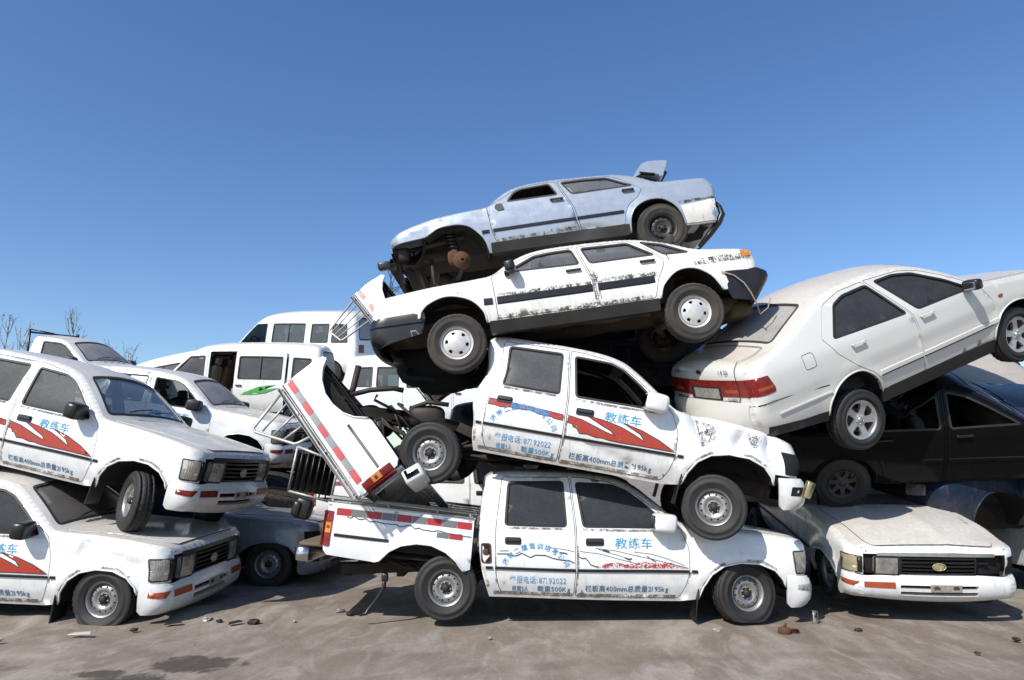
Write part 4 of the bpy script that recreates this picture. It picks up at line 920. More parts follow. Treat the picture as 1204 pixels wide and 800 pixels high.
FA4 = sm([(-.38, .28), (-.35, .44), (-.23, .59), (-.07, .65), (.07, .65), (.23, .59), (.35, .44), (.38, .28)])
SP4 = dict(shell=S4, lower=[(-3.3, .30)] + RA4 + [(-1.4, .27)] + FA4 + [(.6, .27)],
    doors=[dict(id='r', poly=[(-1.46, 1.345), (-1.8, 1.355), (-2.15, 1.335), (-2.30, 1.27), (-2.45, 1.02), (-2.36, .76), (-2.16, .56), (-2.09, .28), (-1.46, .275)], wins=[[(-1.50, 1.30), (-1.8, 1.31), (-2.08, 1.29), (-2.30, .94), (-1.50, .92)]], handle=(-2.12, .84, .16), mould=[((-2.10, .56), (-1.48, .55), .05)]),
           dict(id='f', poly=[(-1.44, 1.345), (-1.44, .275), (-.45, .275), (-.42, .55), (-.44, .78), (-.56, .93), (-.76, 1.045), (-.99, 1.185), (-1.18, 1.28)], wins=[[(-1.41, 1.30), (-1.20, 1.245), (-1.0, 1.14), (-.66, .935), (-1.40, .92)]], handle=(-1.26, .84, .16), mould=[((-1.42, .55), (-.47, .54), .05)], mirror=(-.72, .99))],
    windows=[], arches=[RA4, FA4], t0=S4.tnz(.31), t1=S4.ttz(.36), glass_top=[], lids=[])
SP4['glass_top'] = [(S4.tx(-.60), S4.tx(-1.10), .90, .86, 'windshield'), (S4.tx(-2.40), S4.tx(-2.86), .80, .86, 'rear_window')]
SP4['lids'] = [('hood', S4.tx(.72), S4.tx(-.50), .88, .90), ('trunk_lid', S4.tx(-2.98), S4.tx(-3.36), .85, .85)]
# the microvans
S5 = Shell([(.60, .30), (.66, .45), (.665, .62), (.63, .80)], [(.63, .80), (.58, .93), (.50, 1.0), (.36, 1.14), (.10, 1.42), (-.06, 1.58), (-.18, 1.67), (-.35, 1.745), (-.8, 1.81), (-1.6, 1.84), (-2.4, 1.835), (-2.8, 1.80)], [(-2.8, 1.80), (-2.90, 1.73), (-2.96, 1.45), (-3.03, 1.0), (-3.05, .6), (-3.02, .34)], .74, belt=1.0, zwide=.70, tumble=.14, rf=.16, rcn=(.22, .20), rct=(.10, .09), crown=[(-2.8, .04), (-1, .05), (-.3, .06), (.1, .12), (.5, .08), (.6, .05)], crown_n=.06, crown_t=.05, tuck=.03)
RA5 = sm([(-2.72, .32), (-2.66, .50), (-2.5, .62), (-2.34, .65), (-2.18, .62), (-2.03, .50), (-1.97, .32)])
FA5 = sm([(-.37, .32), (-.31, .50), (-.16, .62), (0, .65), (.16, .62), (.31, .50), (.36, .32)])
SP5 = dict(shell=S5, lower=[(-2.95, .30)] + RA5 + [(-1.2, .30)] + FA5 + [(.56, .31)],
    doors=[dict(id='f', poly=[(.40, 1.02), (.30, .72), (.20, .66), (-.16, .655), (-.30, .55), (-.40, .42), (-.42, .32), (-.50, .32), (-.50, 1.60), (-.18, 1.60), (-.06, 1.52), (.12, 1.34)], wins=[[(.32, 1.03), (.06, 1.33), (-.12, 1.52), (-.44, 1.53), (-.44, 1.02)]], handle=(-.40, .90, .12), mirror=(.36, 1.12)),
           dict(id='s', poly=[(-.54, .33), (-.54, 1.64), (-1.64, 1.64), (-1.64, .33)], wins=[[(-.62, 1.03), (-.62, 1.53), (-1.56, 1.53), (-1.56, 1.03)]], handle=(-.66, .90, .12))],
    windows=[dict(id='a', poly=[(-1.74, 1.05), (-1.74, 1.52), (-2.24, 1.52), (-2.24, 1.05)]), dict(id='b', poly=[(-2.34, 1.05), (-2.34, 1.52), (-2.74, 1.50), (-2.80, 1.05)])],
    arches=[RA5, FA5], t0=S5.tnz(.33), t1=S5.ttz(.36), glass_top=[], lids=[])
S5.ridges = [(.92, .010, .016), (.55, .01, .014)]
SP5['glass_top'] = [(S5.tx(.50), S5.tx(-.10), .90, .84, 'windshield'), (S5.ttz(1.66), S5.ttz(1.12), .84, .88, 'rear_window')]
CARN = 40
def car(name, label, cat, pose, sp, hubs, wheelkind='steel', extra=None, kind='', group=None, **o):
    global CARN; CARN += 1
    root = thing(name, label, cat, pose, group); df = o['df'] = wob(o.get('amp', .004), CARN, extra); sh = sp['shell']
    o.setdefault('handle', 'car'); o.setdefault('windshield', M['glass_dusty']); o.setdefault('rear_window', M['glass_dirty']); o.setdefault('mirror_size', (.11, .18, .12))
    vehicle_body(root, sp, o)
    for key, (x, z) in zip('fr', hubs):
        for s_ in (-1, 1):
            q = dict(kind=wheelkind, steer=0, camber=0, flat=False); q.update(o.get('wheels', {}).get(key, {})); q.update(o.get('wheels', {}).get(key + ('n' if s_ < 0 else 'o'), {}))
            if q.get('gone'): continue
            add_wheel(root, x, s_, z, q['kind'], q['steer'], q['camber'], q['flat'], sh.hw - .115, random.uniform(0, 6))
    zs = {'s1': .46, 's2': .36, 's3': .30}.get(kind, .28)
    underbody(root, df, sh.tail[:, 0].min() + .12, sh.nose[:, 0].max() - .12, zs - .02, sh.hw - .10, o.get('under', M['under']), [hubs[0][0], hubs[1][0]])
    rz = sh.up[:, 1].max()
    if kind != 'van':
        interior(root, df, [(-1.30, -.36), (-1.30, .36), (-2.15, -.34), (-2.15, .34)], zs - .02, wheel=(-.85, .34, sh.belt - .04), dash=(-.62, sh.belt - .12), seatmat=o.get('seatmat'))
    else:
        interior(root, df, [(-.25, -.34), (-.25, .34), (-1.2, -.3), (-1.2, .3), (-2.1, -.3), (-2.1, .3)], .62, wheel=(.12, .34, 1.05), dash=(.38, .92), seatmat=o.get('seatmat'), hw=.56, back=.62)
    ln = MB(); a, b_ = sh.tx(-1.25 if kind != 'van' else -.3), sh.tx(-2.05 if kind != 'van' else -2.7); panel(ln, [(a, -sh.hw * .9), (b_, -sh.hw * .9), (b_, sh.hw * .9), (a, sh.hw * .9)], [], sh.T, .15, None, .045); build('headliner', ln, M['lining'], root, df)
    return root, df
def rocker(root, sh, df, x0, x1, z0, z1, mat, out=-.004, name='rocker_panel'):
    for s_ in (-1, 1): r = MB(); panel(r, round_poly([(x0, z0), (x1, z0), (x1, z1), (x0, z1)], .02), [], sh.S(s_), .08, None, out, [(0, .12)]); build(name, r, mat, root, df)
def lamp_set(root, sh, df, zf=(.62, .74), zr=(.70, .86), grille=True, tail=True):
    if grille:
        nose_lamps(root, sh, df, zf[0], zf[1], .32, .60, 'headlight', M['lens'])
        z = sum(zf) / 2; ye = float(sh.W(np.array([sh.nose[np.argmin(abs(sh.nose[:, 1] - z)), 0]]), np.array([z]))[0]); g = MB()
        for k in range(4): zz = zf[0] + (zf[1] - zf[0]) * (k + .5) / 4; bar(g, [(sh.tnz(zz), -.30 / ye * sh.hw), (sh.tnz(zz), .30 / ye * sh.hw)], .02, sh.T, .012, 0)
        build('grille', g, M['trim_dirty'], root, df)
    if tail: nose_lamps(root, sh, df, zr[0], zr[1], .40, .62, 'tail_light', M['red_lamp'], tail=True)
# ==================================================================  SETTING: ground
def ground():
    g = MB(); xs = np.r_[np.linspace(-400, -16, 12), np.linspace(-15, 15, 151), np.linspace(16, 400, 12)]; ys = np.r_[np.linspace(-60, 1.5, 6), np.linspace(2, 16, 90), np.linspace(17, 900, 16)]
    X, Y = np.meshgrid(xs, ys); Z = np.zeros_like(X)
    near = (np.clip(1 - np.abs(X) / 15, 0, 1) > 0) & (Y > 1.5) & (Y < 16)
    Z += np.where(near, .006 * np.sin(X * 1.3 + Y * .7) + .008 * np.sin(X * .6 - Y * 1.9 + 1), 0)
    # low ridge of swept dirt left of the central stack
    rid = np.exp(-(((Y - (7.75 + .10 * (X + 3.2))) / .35)**2)) * np.clip((-1.4 - X) / 1.2, 0, 1) * np.clip((X + 7) / 2, 0, 1); Z += .045 * rid * (1 + .4 * np.sin(X * 7) * np.sin(Y * 9))
    P = np.stack([X, Y, Z - .012], -1).reshape(-1, 3); n = len(xs)
    F = [(j * n + i, j * n + i + 1, (j + 1) * n + i + 1, (j + 1) * n + i) for j in range(len(ys) - 1) for i in range(n - 1)]
    g.add(P, F)
    b = NB('dusty_yard'); co = b.coord('Object'); n1 = b.noise(co, .45, 6, .6, .5); n2 = b.noise(b.coord('Object', (1.2, .45, 1)), 2.2, 7, .62, .8); n3 = b.noise(b.coord('Object', (1, .55, 1)), 42, 6, .75)
    rot = b.n('ShaderNodeMapping'); rot.inputs['Rotation'].default_value = (0, 0, R(28)); rot.inputs['Scale'].default_value = (1.1, .6, 1); b.l(co, rot.inputs[0]); st = b.noise(rot.outputs[0], 1.3, 6, .6, 1.6)
    rot2 = b.n('ShaderNodeMapping'); rot2.inputs['Rotation'].default_value = (0, 0, R(-42)); rot2.inputs['Scale'].default_value = (1.7, .7, 1); b.l(co, rot2.inputs[0]); st2 = b.noise(rot2.outputs[0], 1.7, 6, .6, 1.4)
    c = b.mix(b.ramp(st, .34, .66), (.175, .142, .112), (.30, .265, .222)); c = b.mix(b.ramp(n1, .42, .60, 0, .85), c, (.19, .152, .117))
    c = b.mix(b.ramp(st2, .48, .66, 0, .55), c, (.36, .33, .29)); c = b.mix(b.ramp(n2, .48, .72, 0, .6), c, (.135, .11, .087))
    c = b.mix(b.ramp(n3, .55, .72, 0, .45), c, (.42, .39, .35)); c = b.mix(b.ramp(n3, .44, .30, 0, .45), c, (.10, .082, .065))
    vc = b.n('ShaderNodeTexVoronoi'); b.l(co, vc.inputs[0]); vc.inputs['Scale'].default_value = 15; vc.inputs['Randomness'].default_value = 1
    c = b.mix(b.math('MULTIPLY', b.ramp(vc.outputs['Distance'], .10, .05, 0, 1), b.ramp(n2, .45, .6, 0, .8)), c, (.09, .075, .06))
    # faint tyre tracks swinging past the stacks
    sp2 = b.n('ShaderNodeSeparateXYZ'); b.l(co, sp2.inputs[0])
    for (cx, cy, rad) in ((3.0, -6.0, 12.1), (3.0, -6.0, 10.7), (-9.0, -3.0, 10.9)):
        ddx = b.math('SUBTRACT', sp2.outputs[0], cx); ddy = b.math('SUBTRACT', sp2.outputs[1], cy); rr_ = b.math('SQRT', b.math('ADD', b.math('MULTIPLY', ddx, ddx), b.math('MULTIPLY', ddy, ddy)))
        dd = b.math('ABSOLUTE', b.math('SUBTRACT', rr_, rad)); c = b.mix(b.math('MULTIPLY', b.ramp(dd, .13, .06, 0, .5), b.ramp(n2, .35, .6, .2, 1)), c, (.14, .112, .088))
    # oil stains, each with its own place on the yard
    sep = b.n('ShaderNodeSeparateXYZ'); dn = b.noise(co, 3.5, 6, .7, .6); dis = b.math('MULTIPLY', b.math('SUBTRACT', dn, .5), 1.5)
    b.l(co, sep.inputs[0]); stain = None
    for (x, y, rx, ry) in ((-2.50, 5.80, .36, .22), (-2.85, 5.3, .34, .26), (-1.9, 5.0, .40, .22), (-3.1, 5.55, .2, .1), (-4.6, 5.6, .7, .35), (3.6, 5.0, .4, .3)):
        dx = b.math('DIVIDE', b.math('SUBTRACT', sep.outputs[0], x), rx); dy = b.math('DIVIDE', b.math('SUBTRACT', sep.outputs[1], y), ry)
        d = b.math('ADD', b.math('ADD', b.math('MULTIPLY', dx, dx), b.math('MULTIPLY', dy, dy)), b.math('MULTIPLY', dis, 3.4))
        s_ = b.ramp(d, .55, 1.25, 1, 0); stain = s_ if stain is None else b.math('MAXIMUM', stain, s_)
    c = b.mix(b.math('MULTIPLY', stain, .86), c, (.052, .044, .037))
    nb = b.bump(n2, .22, .012); nb = b.bump(n3, .35, .005, nb)
    vor = b.n('ShaderNodeTexVoronoi'); b.l(co, vor.inputs[0]); vor.inputs['Scale'].default_value = 26; nb = b.bump(b.ramp(vor.outputs['Distance'], 0, .25, 1, 0), .15, .004, nb)
    m = b.done(b.bsdf(c, .92, 0, 0, nb, .25))
    o = build('ground', g, m); o['kind'] = 'structure'; return o
ground()

# ==================================================================  the two pickups side-on in the middle
def tilt_bed(ang, px=-2.72, pz=.93, drop=0.):
    c, s_ = cos(ang), sin(ang)
    def f(V): V = V.copy(); x = V[:, 0] - px; z = V[:, 2] - pz; V[:, 0] = px + c * x + s_ * z; V[:, 2] = pz - s_ * x + c * z - drop; return V
    return f
def gauss(V, c, r, d):
    w_ = np.exp(-(((V - np.array(c)) / np.array(r))**2).sum(1)); V += w_[:, None] * np.array(d); return V
def crease(V, p, n, wd, depth, c, r, along):
    """sharp fold through p with 2D normal n in (x,z); pushes along 'along'"""
    s_ = (V[:, 0] - p[0]) * n[0] + (V[:, 2] - p[1]) * n[1]; w_ = np.exp(-np.abs(s_) / wd) * np.exp(-(((V - np.array(c)) / np.array(r))**2).sum(1)); V += (w_ * depth)[:, None] * np.array(along); return V
P1 = pickup('white crew cab pickup on the ground under the central stack, with faded decals', (2.318, 7.933, -.003, -1.2, 1.03, .47),
       bed_df=tilt_bed(R(5.2)), stripe='faded', mirror_mat=M['white'], wheels=dict(f=dict(steer=R(12), flat=True)), filler=True, tearline=True, glass=M['glass'], corner=M['lens'], indic=M['plate'])
def dmg2(V):
    near = V[:, 1] < 0
    V = crease(V, (-.35, .80), (.8, .6), .07, .14, (-.30, -.80, .80), (.35, .3, .16), (0, 1, -.2)); V = crease(V, (.05, .74), (.9, -.3), .07, .11, (.05, -.82, .72), (.3, .25, .14), (0, 1, 0))
    V = crease(V, (.35, .72), (.95, .2), .07, .10, (.35, -.8, .70), (.25, .25, .15), (-.3, 1, 0)); V = gauss(V, (.55, -.7, .76), (.2, .3, .12), (-.05, .05, -.03))
    V = crease(V, (-1.15, .36), (.3, .95), .05, .05, (-1.15, -.84, .36), (.5, .3, .16), (0, 1, 0)); V = crease(V, (-.98, .30), (1, .1), .03, .06, (-.98, -.84, .30), (.12, .2, .10), (0, 1, 0))
    V = gauss(V, (-2.62, -.7, 1.02), (.22, .4, .22), (.10, .10, 0)); V = gauss(V, (-2.1, -.7, .80), (.3, .2, .10), (0, .04, 0)); V = gauss(V, (-2.66, -.75, .5), (.12, .3, .2), (.04, .03, 0)); return V
def bump2(V):
    V = dmg2(V); c, s_ = cos(R(8)), sin(R(8)); x = V[:, 0] - .40; z = V[:, 2] - .46; V[:, 0] = .44 + c * x - s_ * z; V[:, 2] = .43 + s_ * x + c * z; V[:, 1] += .03; return V
P2 = pickup('bedless white pickup halfway up the central stack, red striped doors and dented fender', (2.144, 7.608, 1.073, .03, 9.78, -4.24), bed=False, extra=dmg2,
       stripe='red', mirror_mat=M['white'], paint=M['white_b'], glass=M['glass_grey'], glass_f=M['glass'], no_glass=[('f', -1, 0)], missing=('grille', ('headlight', -1), ('indicator', -1)), bumper_df=bump2, plate=False,
       wheels=dict(f=dict(dz=-.23, dx=-.12, steer=R(-14)), r=dict(dz=-.19)), zt=.035, step=.045)

# ==================================================================  torn-off load beds standing on end
def loose_bed(label, pose, guard, name='truck_bed'):
    root = thing(name, label, 'truck bed', pose); df = wob(.004, 77); b = cargo_bed(root, df, M['white'], rail='std')
    g = MB()
    y = -.80; A, B, C, D = guard
    tube(g, [(A[0], y, A[1]), (B[0], y, B[1]), (B[0] - .05, y, B[1] + .01), (C[0], y, C[1]), (C[0] - .02, y, C[1] - .04), (D[0], y, D[1])], .016, 8)
    for k in (.22, .48, .74): tube(g, [(A[0] + (D[0] - A[0]) * k, y, A[1]), (B[0] + (C[0] - B[0]) * k, y, B[1] + (C[1] - B[1]) * k)], .011, 7)
    tube(g, [(A[0], y, A[1]), (D[0] - .1, y, D[1])], .014, 7)
    build('guard_rack', g, M['galv'], root, df)
    bb = MB(); sbox(bb, (-4.34, -.55, .50), (.20, .50, .20), .3); sbox(bb, (-4.43, -.55, .50), (.04, .30, .05), .4, m=1)
    return root, df
BEDR, bdf = loose_bed('torn off white truck bed standing on end over the lowest central pickup', (-3.24, 8.66, 4.78, 21.7, -131.9, -22.4), [(-2.76, 1.0), (-2.90, 1.43), (-3.33, 1.19), (-3.38, .99)])
b_ = MB(); sbox(b_, (-4.35, -.60, .43), (.15, .42, .21), .22, (0, .15, 0)); box(b_, (-4.36, 0, .42), (.10, 1.5, .09)); build('rear_bumper', b_, M['white'], BEDR, bdf)
b_ = MB(); box(b_, (-4.36, -.806, .43), (.05, .02, .13), (0, .15, 0)); box(b_, (-4.33, -.806, .485), (.09, .02, .03), (0, .15, 0)); build('bumper_slot', b_, M['gap'], BEDR, bdf)
loose_bed('torn white truck bed corner poking up beside the nose of the dirty saloon', (-3.192, 11.415, 6.456, 21.7, -131.9, -22.4), [(-2.77, 1.01), (-2.95, 1.55), (-3.20, 1.52), (-3.22, 1.02)])

# ==================================================================  saloons of the central stack
o1 = dict(paint=M['old_white'], glass=M['glass_grey'], mirror_mat=M['trim'], under=M['under_tan'], missing=(), rear_window=M['glass_grey'])
C1, df1 = car('saloon_car', 'long dirty white saloon with black side strips, second from top of the central stack', 'car', (-.5339, 7.82, 2.5106, 0, 8, 180), SP1, [(0, .30), (-2.527, .285)], 'cap', kind='s1', **o1)
rocker(C1, S1, df1, -2.17, -.37, .345, .47, M['trim_dirty'])
bumper(C1, B1F, [(.30, .672), (.29, .60), (.34, .44), (.80, .36)] + [tuple(p) for p in B1F.nose[1:]] + [(.5, .676)], (B1F.tnz(.37), B1F.tnz(.66)), M['trim'], df1, 'front_bumper')
q = MB(); bar(q, [(.33, .57), (.88, .57)], .02, B1F.S(1), .016, 0); bar(q, [(.33, .57), (.88, .57)], .02, B1F.S(-1), .016, 0); build('bumper_ridge', q, M['trim'], C1, df1)
bumper(C1, B1R, [(-2.79, .675), (-2.88, .50), (-2.93, .36), (-3.17, .31)] + [tuple(p) for p in B1R.tail[::-1][1:]] + [(-3.2, .672)], (B1R.ttz(.65), B1R.ttz(.32)), M['trim'], df1, 'rear_bumper')
lamp_set(C1, S1, df1, (.66, .80), (.70, .86)); 
for s_ in (-1, 1):
    l = MB(); panel(l, round_poly([(-3.215, .80), (-3.12, .80), (-3.10, .875), (-3.20, .885)], .01), [], S1.S(s_), .05, S1.extra(-3.3, -3.1), -.006, [(0, .02)], bstep=.02); build('turn_signal', l, M['amber'], C1, df1)
e = MB(); sbox(e, (.35, -.15, .25), (.85, .95, .45), .6); sbox(e, (.25, -.1, .02), (.6, .5, .25), .7); tube(e, [(.65, -.7, .2), (.6, 0, .1), (.65, .7, .2)], .05, 8); tube(e, [(.0, .70, .28), (.1, .2, .16)], .035, 8); tube(e, [(.0, -.70, .2), (.1, -.2, .12)], .035, 8); tube(e, [(.75, .5, .40), (.6, .48, .05), (.3, .45, .0)], .03, 8); build('engine', e, M['gap'], C1, df1)
e = MB(); sbox(e, (-2.9, 0, .38), (.6, 1.1, .22), .5); tube(e, [(-2.53, -.7, .28), (-2.3, 0, .30), (-2.53, .7, .28)], .045, 8); sbox(e, (-3.12, .3, .30), (.28, .5, .18), .4); build('rear_silencer', e, M['under_tan'], C1, df1)
wr = MB(); tube(wr, [tuple(B1R.S(1)(np.array([(x, z)]), -.02 - h)[0]) for x, z, h in ((-2.86, .66, 0), (-2.98, .60, .0), (-3.06, .50, .02), (-3.10, .38, .05), (-3.14, .26, .08), (-3.20, .16, .08), (-3.30, .22, .05), (-3.36, .33, .0))], .007, 6); build('hanging_wire', wr, M['seat_tan'], C1, df1)

sf = lambda V: gauss(gauss(V, (-1.6, .82, .43), (.25, .3, .06), (0, -.05, .02)), (-2.75, .6, .9), (.3, .5, .2), (0, 0, .0))
C2, df2 = car('saloon_car', 'silver blue saloon on the very top, front wheel and bumper gone', 'car', (-.6475, 8.77, 3.6951, 0, 8, 180), SP2, [(0, .30), (-2.573, .374)], 'dark', extra=sf, kind='s2',
   paint=M['silver'], glass=M['glass_grey'], no_glass=[('f', 1, 0)], missing=('rear_window',), under=M['under'], t_range=(S2.tnz(.60), S2.ttz(.60)), no_well=[(1, 1), (1, -1)], no_mirror=[('mirror', 1)],
   wheels=dict(f=dict(gone=True)))
rocker(C2, S2, df2, -2.16, -.46, .33, .455, M['trim_dirty'])
tb = MB(); sbox(tb, (-3.12, 0, .49), (.34, 1.56, .27), .25, nu=28, nv=14); build('rear_panel', tb, M['old_white'], C2, df2)
tb = MB(); box(tb, (-3.13, 0, .635), (.30, 1.60, .04)); build('torn_trim', tb, M['gap'], C2, df2)
mr = MB(); q = [(-.66, .95), (-.58, .95), (-.56, .90), (-.60, .855), (-.68, .86)]; panel(mr, round_poly(q, .01), [], S2.S(1), .1, None, -.012, [(0, .02)]); build('mirror_mount', mr, M['lining'], C2, df2)
for s_ in (1, -1): q = MB(); panel(q, [(-2.815, .60), (-3.26, .64), (-3.245, .37), (-2.865, .37)], [], S2.S(s_), .06, None, -.005, [(0, .02)]); build('bare_quarter', q, M['old_white'], C2, df2); q = MB(); ribbon(q, [(-2.80, .64), (-3.0, .655), (-3.26, .655)], .03, S2.S(s_), -.007, False); build('torn_edge', q, M['grime'], C2, df2)
# front structure left bare by the missing parts
st = MB()
for s_ in (1, -1):
    y = .50 * s_
    FW = [q for q in FA2 if q[0] < .335]; wl = [(x, .78 * s_, z) for x, z in FW]; wi = [(x * .92, .42 * s_, .34 + (z - .34) * .95) for x, z in FW]; strip(st, np.array(wl), np.array(wi), False); st.add(wi + [(0, .42 * s_, .45)], [(i, i + 1, len(FW)) for i in range(len(FW) - 1)])
    box(st, (.45, y, .46), (.75, .07, .11)); box(st, (.72, y * 1.1, .36), (.06, .08, .42), (0, .2, 0)); box(st, (.30, y * 1.15, .60), (.9, .05, .05), (0, .12, 0)); sbox(st, (.62, y * 1.2, .50), (.16, .22, .2), .7)
box(st, (.77, 0, .36), (.09, 1.36, .09)); box(st, (.70, 0, .57), (.07, 1.3, .05)); box(st, (.70, .1, .12), (.05, 1.0, .07), (0, .4, 0))
build('front_structure', st, M['iron'], C2, df2)
st = MB(); sbox(st, (.30, -.05, .48), (.55, .75, .42), .5); sbox(st, (.28, .1, .20), (.42, .5, .28), .7); sbox(st, (.1, -.2, .60), (.3, .3, .18), .6)
for k in range(7): tube(st, [(.5 - .05 * k, .5 - .12 * k, .62 - .02 * k), (.55 - .07 * k, .45 - .1 * k, .40), (.42 - .02 * k, .42 - .1 * k, .18 + .02 * k)], .015, 6)
build('engine', st, M['iron'], C2, df2)
for s_ in (1, -1):
    st = MB(); tp = np.array((.05, .56 * s_, .74)); bt = np.array((.0, .62 * s_, .44)); tube(st, [tp, bt], .03, 10)
    sp_ = [tp + (bt - tp) * (t * .75) + .062 * np.array([cos(t * 4.5 * 2 * pi), sin(t * 4.5 * 2 * pi), 0]) for t in np.linspace(0, 1, 80)]; tube(st, sp_, .014, 6, m=1); sbox(st, tuple(bt + np.array([0, 0, -.02])), (.10, .10, .16), .6)
    build('strut', st, [M['iron'], M['trim']], C2, df2)
    st = MB(); lathe(st, [(.02, -.03), (.05, -.03), (.055, -.01), (.112, -.008), (.115, .006), (.06, .01), (.02, .012)], 36); V = st.v[0]; V[:] = V @ np.array(Euler((0, 0, (R(200) if s_ > 0 else R(20)))).to_matrix()).T + np.array([-.08, .70 * s_, .33]); sbox(st, (.02, .66 * s_, .38), (.14, .12, .18), .6); build('brake_disc', st, M['rust'], C2, df2)
    st = MB(); tube(st, [(-.08, .68 * s_, .26), (.0, .45 * s_, .18), (.12, .25 * s_, .24)], .03, 8); tube(st, [(.60, .60 * s_, .42), (.50, .60 * s_, .02), (.36, .55 * s_, -.03)], .03, 8); tube(st, [(.30, .58 * s_, .42), (.30, .60 * s_, .1), (.16, .55 * s_, .02)], .022, 8)
    box(st, (.50, .60 * s_, .12), (.16, .06, .34), (0, .25, 0)); box(st, (.30, .56 * s_, .10), (.10, .05, .30), (0, -.2, 0)); build('control_arm', st, M['iron'], C2, df2)
st = MB(); rs = np.random.RandomState(4)
for k in range(7): a = rs.uniform(-.05, .05); tube(st, [(.76 + a, .55, .40), (.80 + a, .6, .28 + a), (.86 - abs(a), .6, .14), (.78 + a * 2, .58, .06 + a), (.70 + a, .56, .14)], .004, 5)
build('loose_wires', st, M['trim'], C2, df2)
st = MB(); sbox(st, (.88, .62, .40), (.17, .12, .10), .4); build('headlight_bracket', st, M['trim'], C2, df2)
# trunk lid folded up on the rear window, hanging bumper bar
lid = MB(); cs = [(-2.36, 1.12), (-2.41, 1.21), (-2.50, 1.31), (-2.58, 1.335), (-2.78, 1.325), (-2.84, 1.31), (-2.83, 1.26), (-2.75, 1.10), (-2.71, 1.09), (-2.70, 1.12), (-2.60, 1.16), (-2.48, 1.175)]
NC = len(cs); V_ = [(x, y, z) for y in (-.50, .58, .62) for x, z in [(a_ if y < .6 else -2.6 + (a_ + 2.6) * .93, c_ if y < .6 else 1.21 + (c_ - 1.21) * .9) for a_, c_ in cs]]
lid.add(V_, [(j * NC + i, j * NC + (i + 1) % NC, (j + 1) * NC + (i + 1) % NC, (j + 1) * NC + i) for j in (0, 1) for i in range(NC)]); lid.add(V_[2 * NC:] + V_[:NC], [tuple(range(NC)), tuple(range(NC, 2 * NC))[::-1]])
box(lid, (-2.79, .05, 1.215), (.02, 1.0, .13), (0, R(25), 0), m=1); box(lid, (-2.55, .60, 1.165), (.20, .06, .02), (0, R(-14), 0), m=1)
lo = build('trunk_lid', lid, [M['silver'], M['trim']], C2, df2, smooth=False)
tk = MB(); box(tk, (-2.52, 0, .985), (.40, 1.05, .02), (0, R(25), 0)); box(tk, (-2.9, 0, .965), (.42, 1.30, .012)); build('trunk_opening', tk, M['gap'], C2, df2)
hb = MB(); tube(hb, [(-3.26, .70, .67), (-3.33, .72, .56), (-3.345, .72, .46), (-3.28, .72, .36), (-3.14, .72, .22), (-3.00, .70, .09)], [.02, .03, .04, .045, .04, .03], 8); tube(hb, [(-3.25, .76, .34), (-3.02, .75, .12)], .014, 6, m=0); tube(hb, [(-3.02, .66, .08), (-2.90, .66, .06)], .012, 6); build('hanging_bumper_bar', hb, M['trim'], C2, df2)

# ==================================================================  right-hand stack
def sag(V): return gauss(V, (.2, 0, .9), (.3, .8, .1), (0, 0, .0))
C3, df3 = car('saloon_car', 'cream saloon with dusty rear window, nose up over the black car', 'car', (5.6, 8.388, 2.915, 9.62, -21.43, 13.53), SP3, [(-.05, .25), (-2.42, .115)], 'alloy', kind='s3',
   paint=M['cream'], glass=M['glass'], windshield=M['glass_grey'], rear_window=M['glass_dustlight'], mirror_mat=M['trim'], handle_mat=M['cream'], mould_mat=M['cream'], under=M['under'])
rocker(C3, S3, df3, -2.06, -.40, .165, .315, M['trim'])
for s_ in (-1, 1):
    r = MB(); panel(r, [(-3.50, .34), (-2.79, .245), (-2.765, .345), (-3.1, .375), (-3.50, .44)], [], S3.S(s_), .08, None, -.006, [(0, .1)]); build('rear_valance', r, M['trim'], C3, df3)
    r = MB(); ribbon(r, [(-3.585, .672), (-3.40, .672), (-3.2, .655), (-2.70, .60)], .010, S3.S(s_), -.002, False); build('panel_crease', r, M['gap'], C3, df3)
    r = MB(); bar(r, [(-2.04, .472), (-1.46, .472)], .014, S3.S(s_), .016, -.001); bar(r, [(-1.43, .472), (-.42, .482)], .014, S3.S(s_), .016, -.001); build('moulding_insert', r, M['trim'], C3, df3)
    q = round_poly([(-3.34, .76), (-3.33, .80), (-3.375, .935), (-3.55, .94), (-3.57, .755)], .012); r = MB(); panel(r, q, [], S3.S(s_), .05, S3.extra(-3.6, -3.3), -.006, [(0, .02)], bstep=.03); tl = build('tail_light', r, M['red_lamp'], C3, df3)
    r = MB(); ribbon(r, [(-3.345, .82), (-3.54, .82)], .035, S3.S(s_), -.009, False); build('amber_lens', r, M['orange'], tl, df3)
    r = MB(); ribbon(r, round_poly([(-2.93, .83), (-2.93, .98), (-2.79, .98), (-2.79, .83)], .03), .006, S3.S(s_), -.002); build('fuel_flap', r, M['lining'], C3, df3)
    r = MB(); bar(r, [(-.42, .73), (-.36, .735)], .035, S3.S(s_), .012, 0) if False else sbox(r, tuple(S3.S(s_)(np.array([(-.21, .76)]), -.002)[0]), (.07, .02, .035), .6); build('side_repeater', r, M['orange'], C3, df3)
hw3 = S3.hw; ye3 = float(S3.W(np.array([-3.55]), np.array([.85]))[0]); V3 = lambda y: y / ye3 * hw3; t3 = S3.ttz
r = MB(); panel(r, [(t3(.935), -hw3), (t3(.76), -hw3), (t3(.76), hw3), (t3(.935), hw3)], [], S3.T, .06, None, -.005, [(0, .02)]); tl = build('tail_light_band', r, M['red_lamp'], C3, df3)
r = MB(); panel(r, rectp(t3(.80), t3(.84), V3(-.60), V3(-.40), .004), [], S3.T, .06, None, -.008); panel(r, rectp(t3(.80), t3(.84), V3(.40), V3(.60), .004), [], S3.T, .06, None, -.008); build('amber_lens', r, M['orange'], tl, df3)
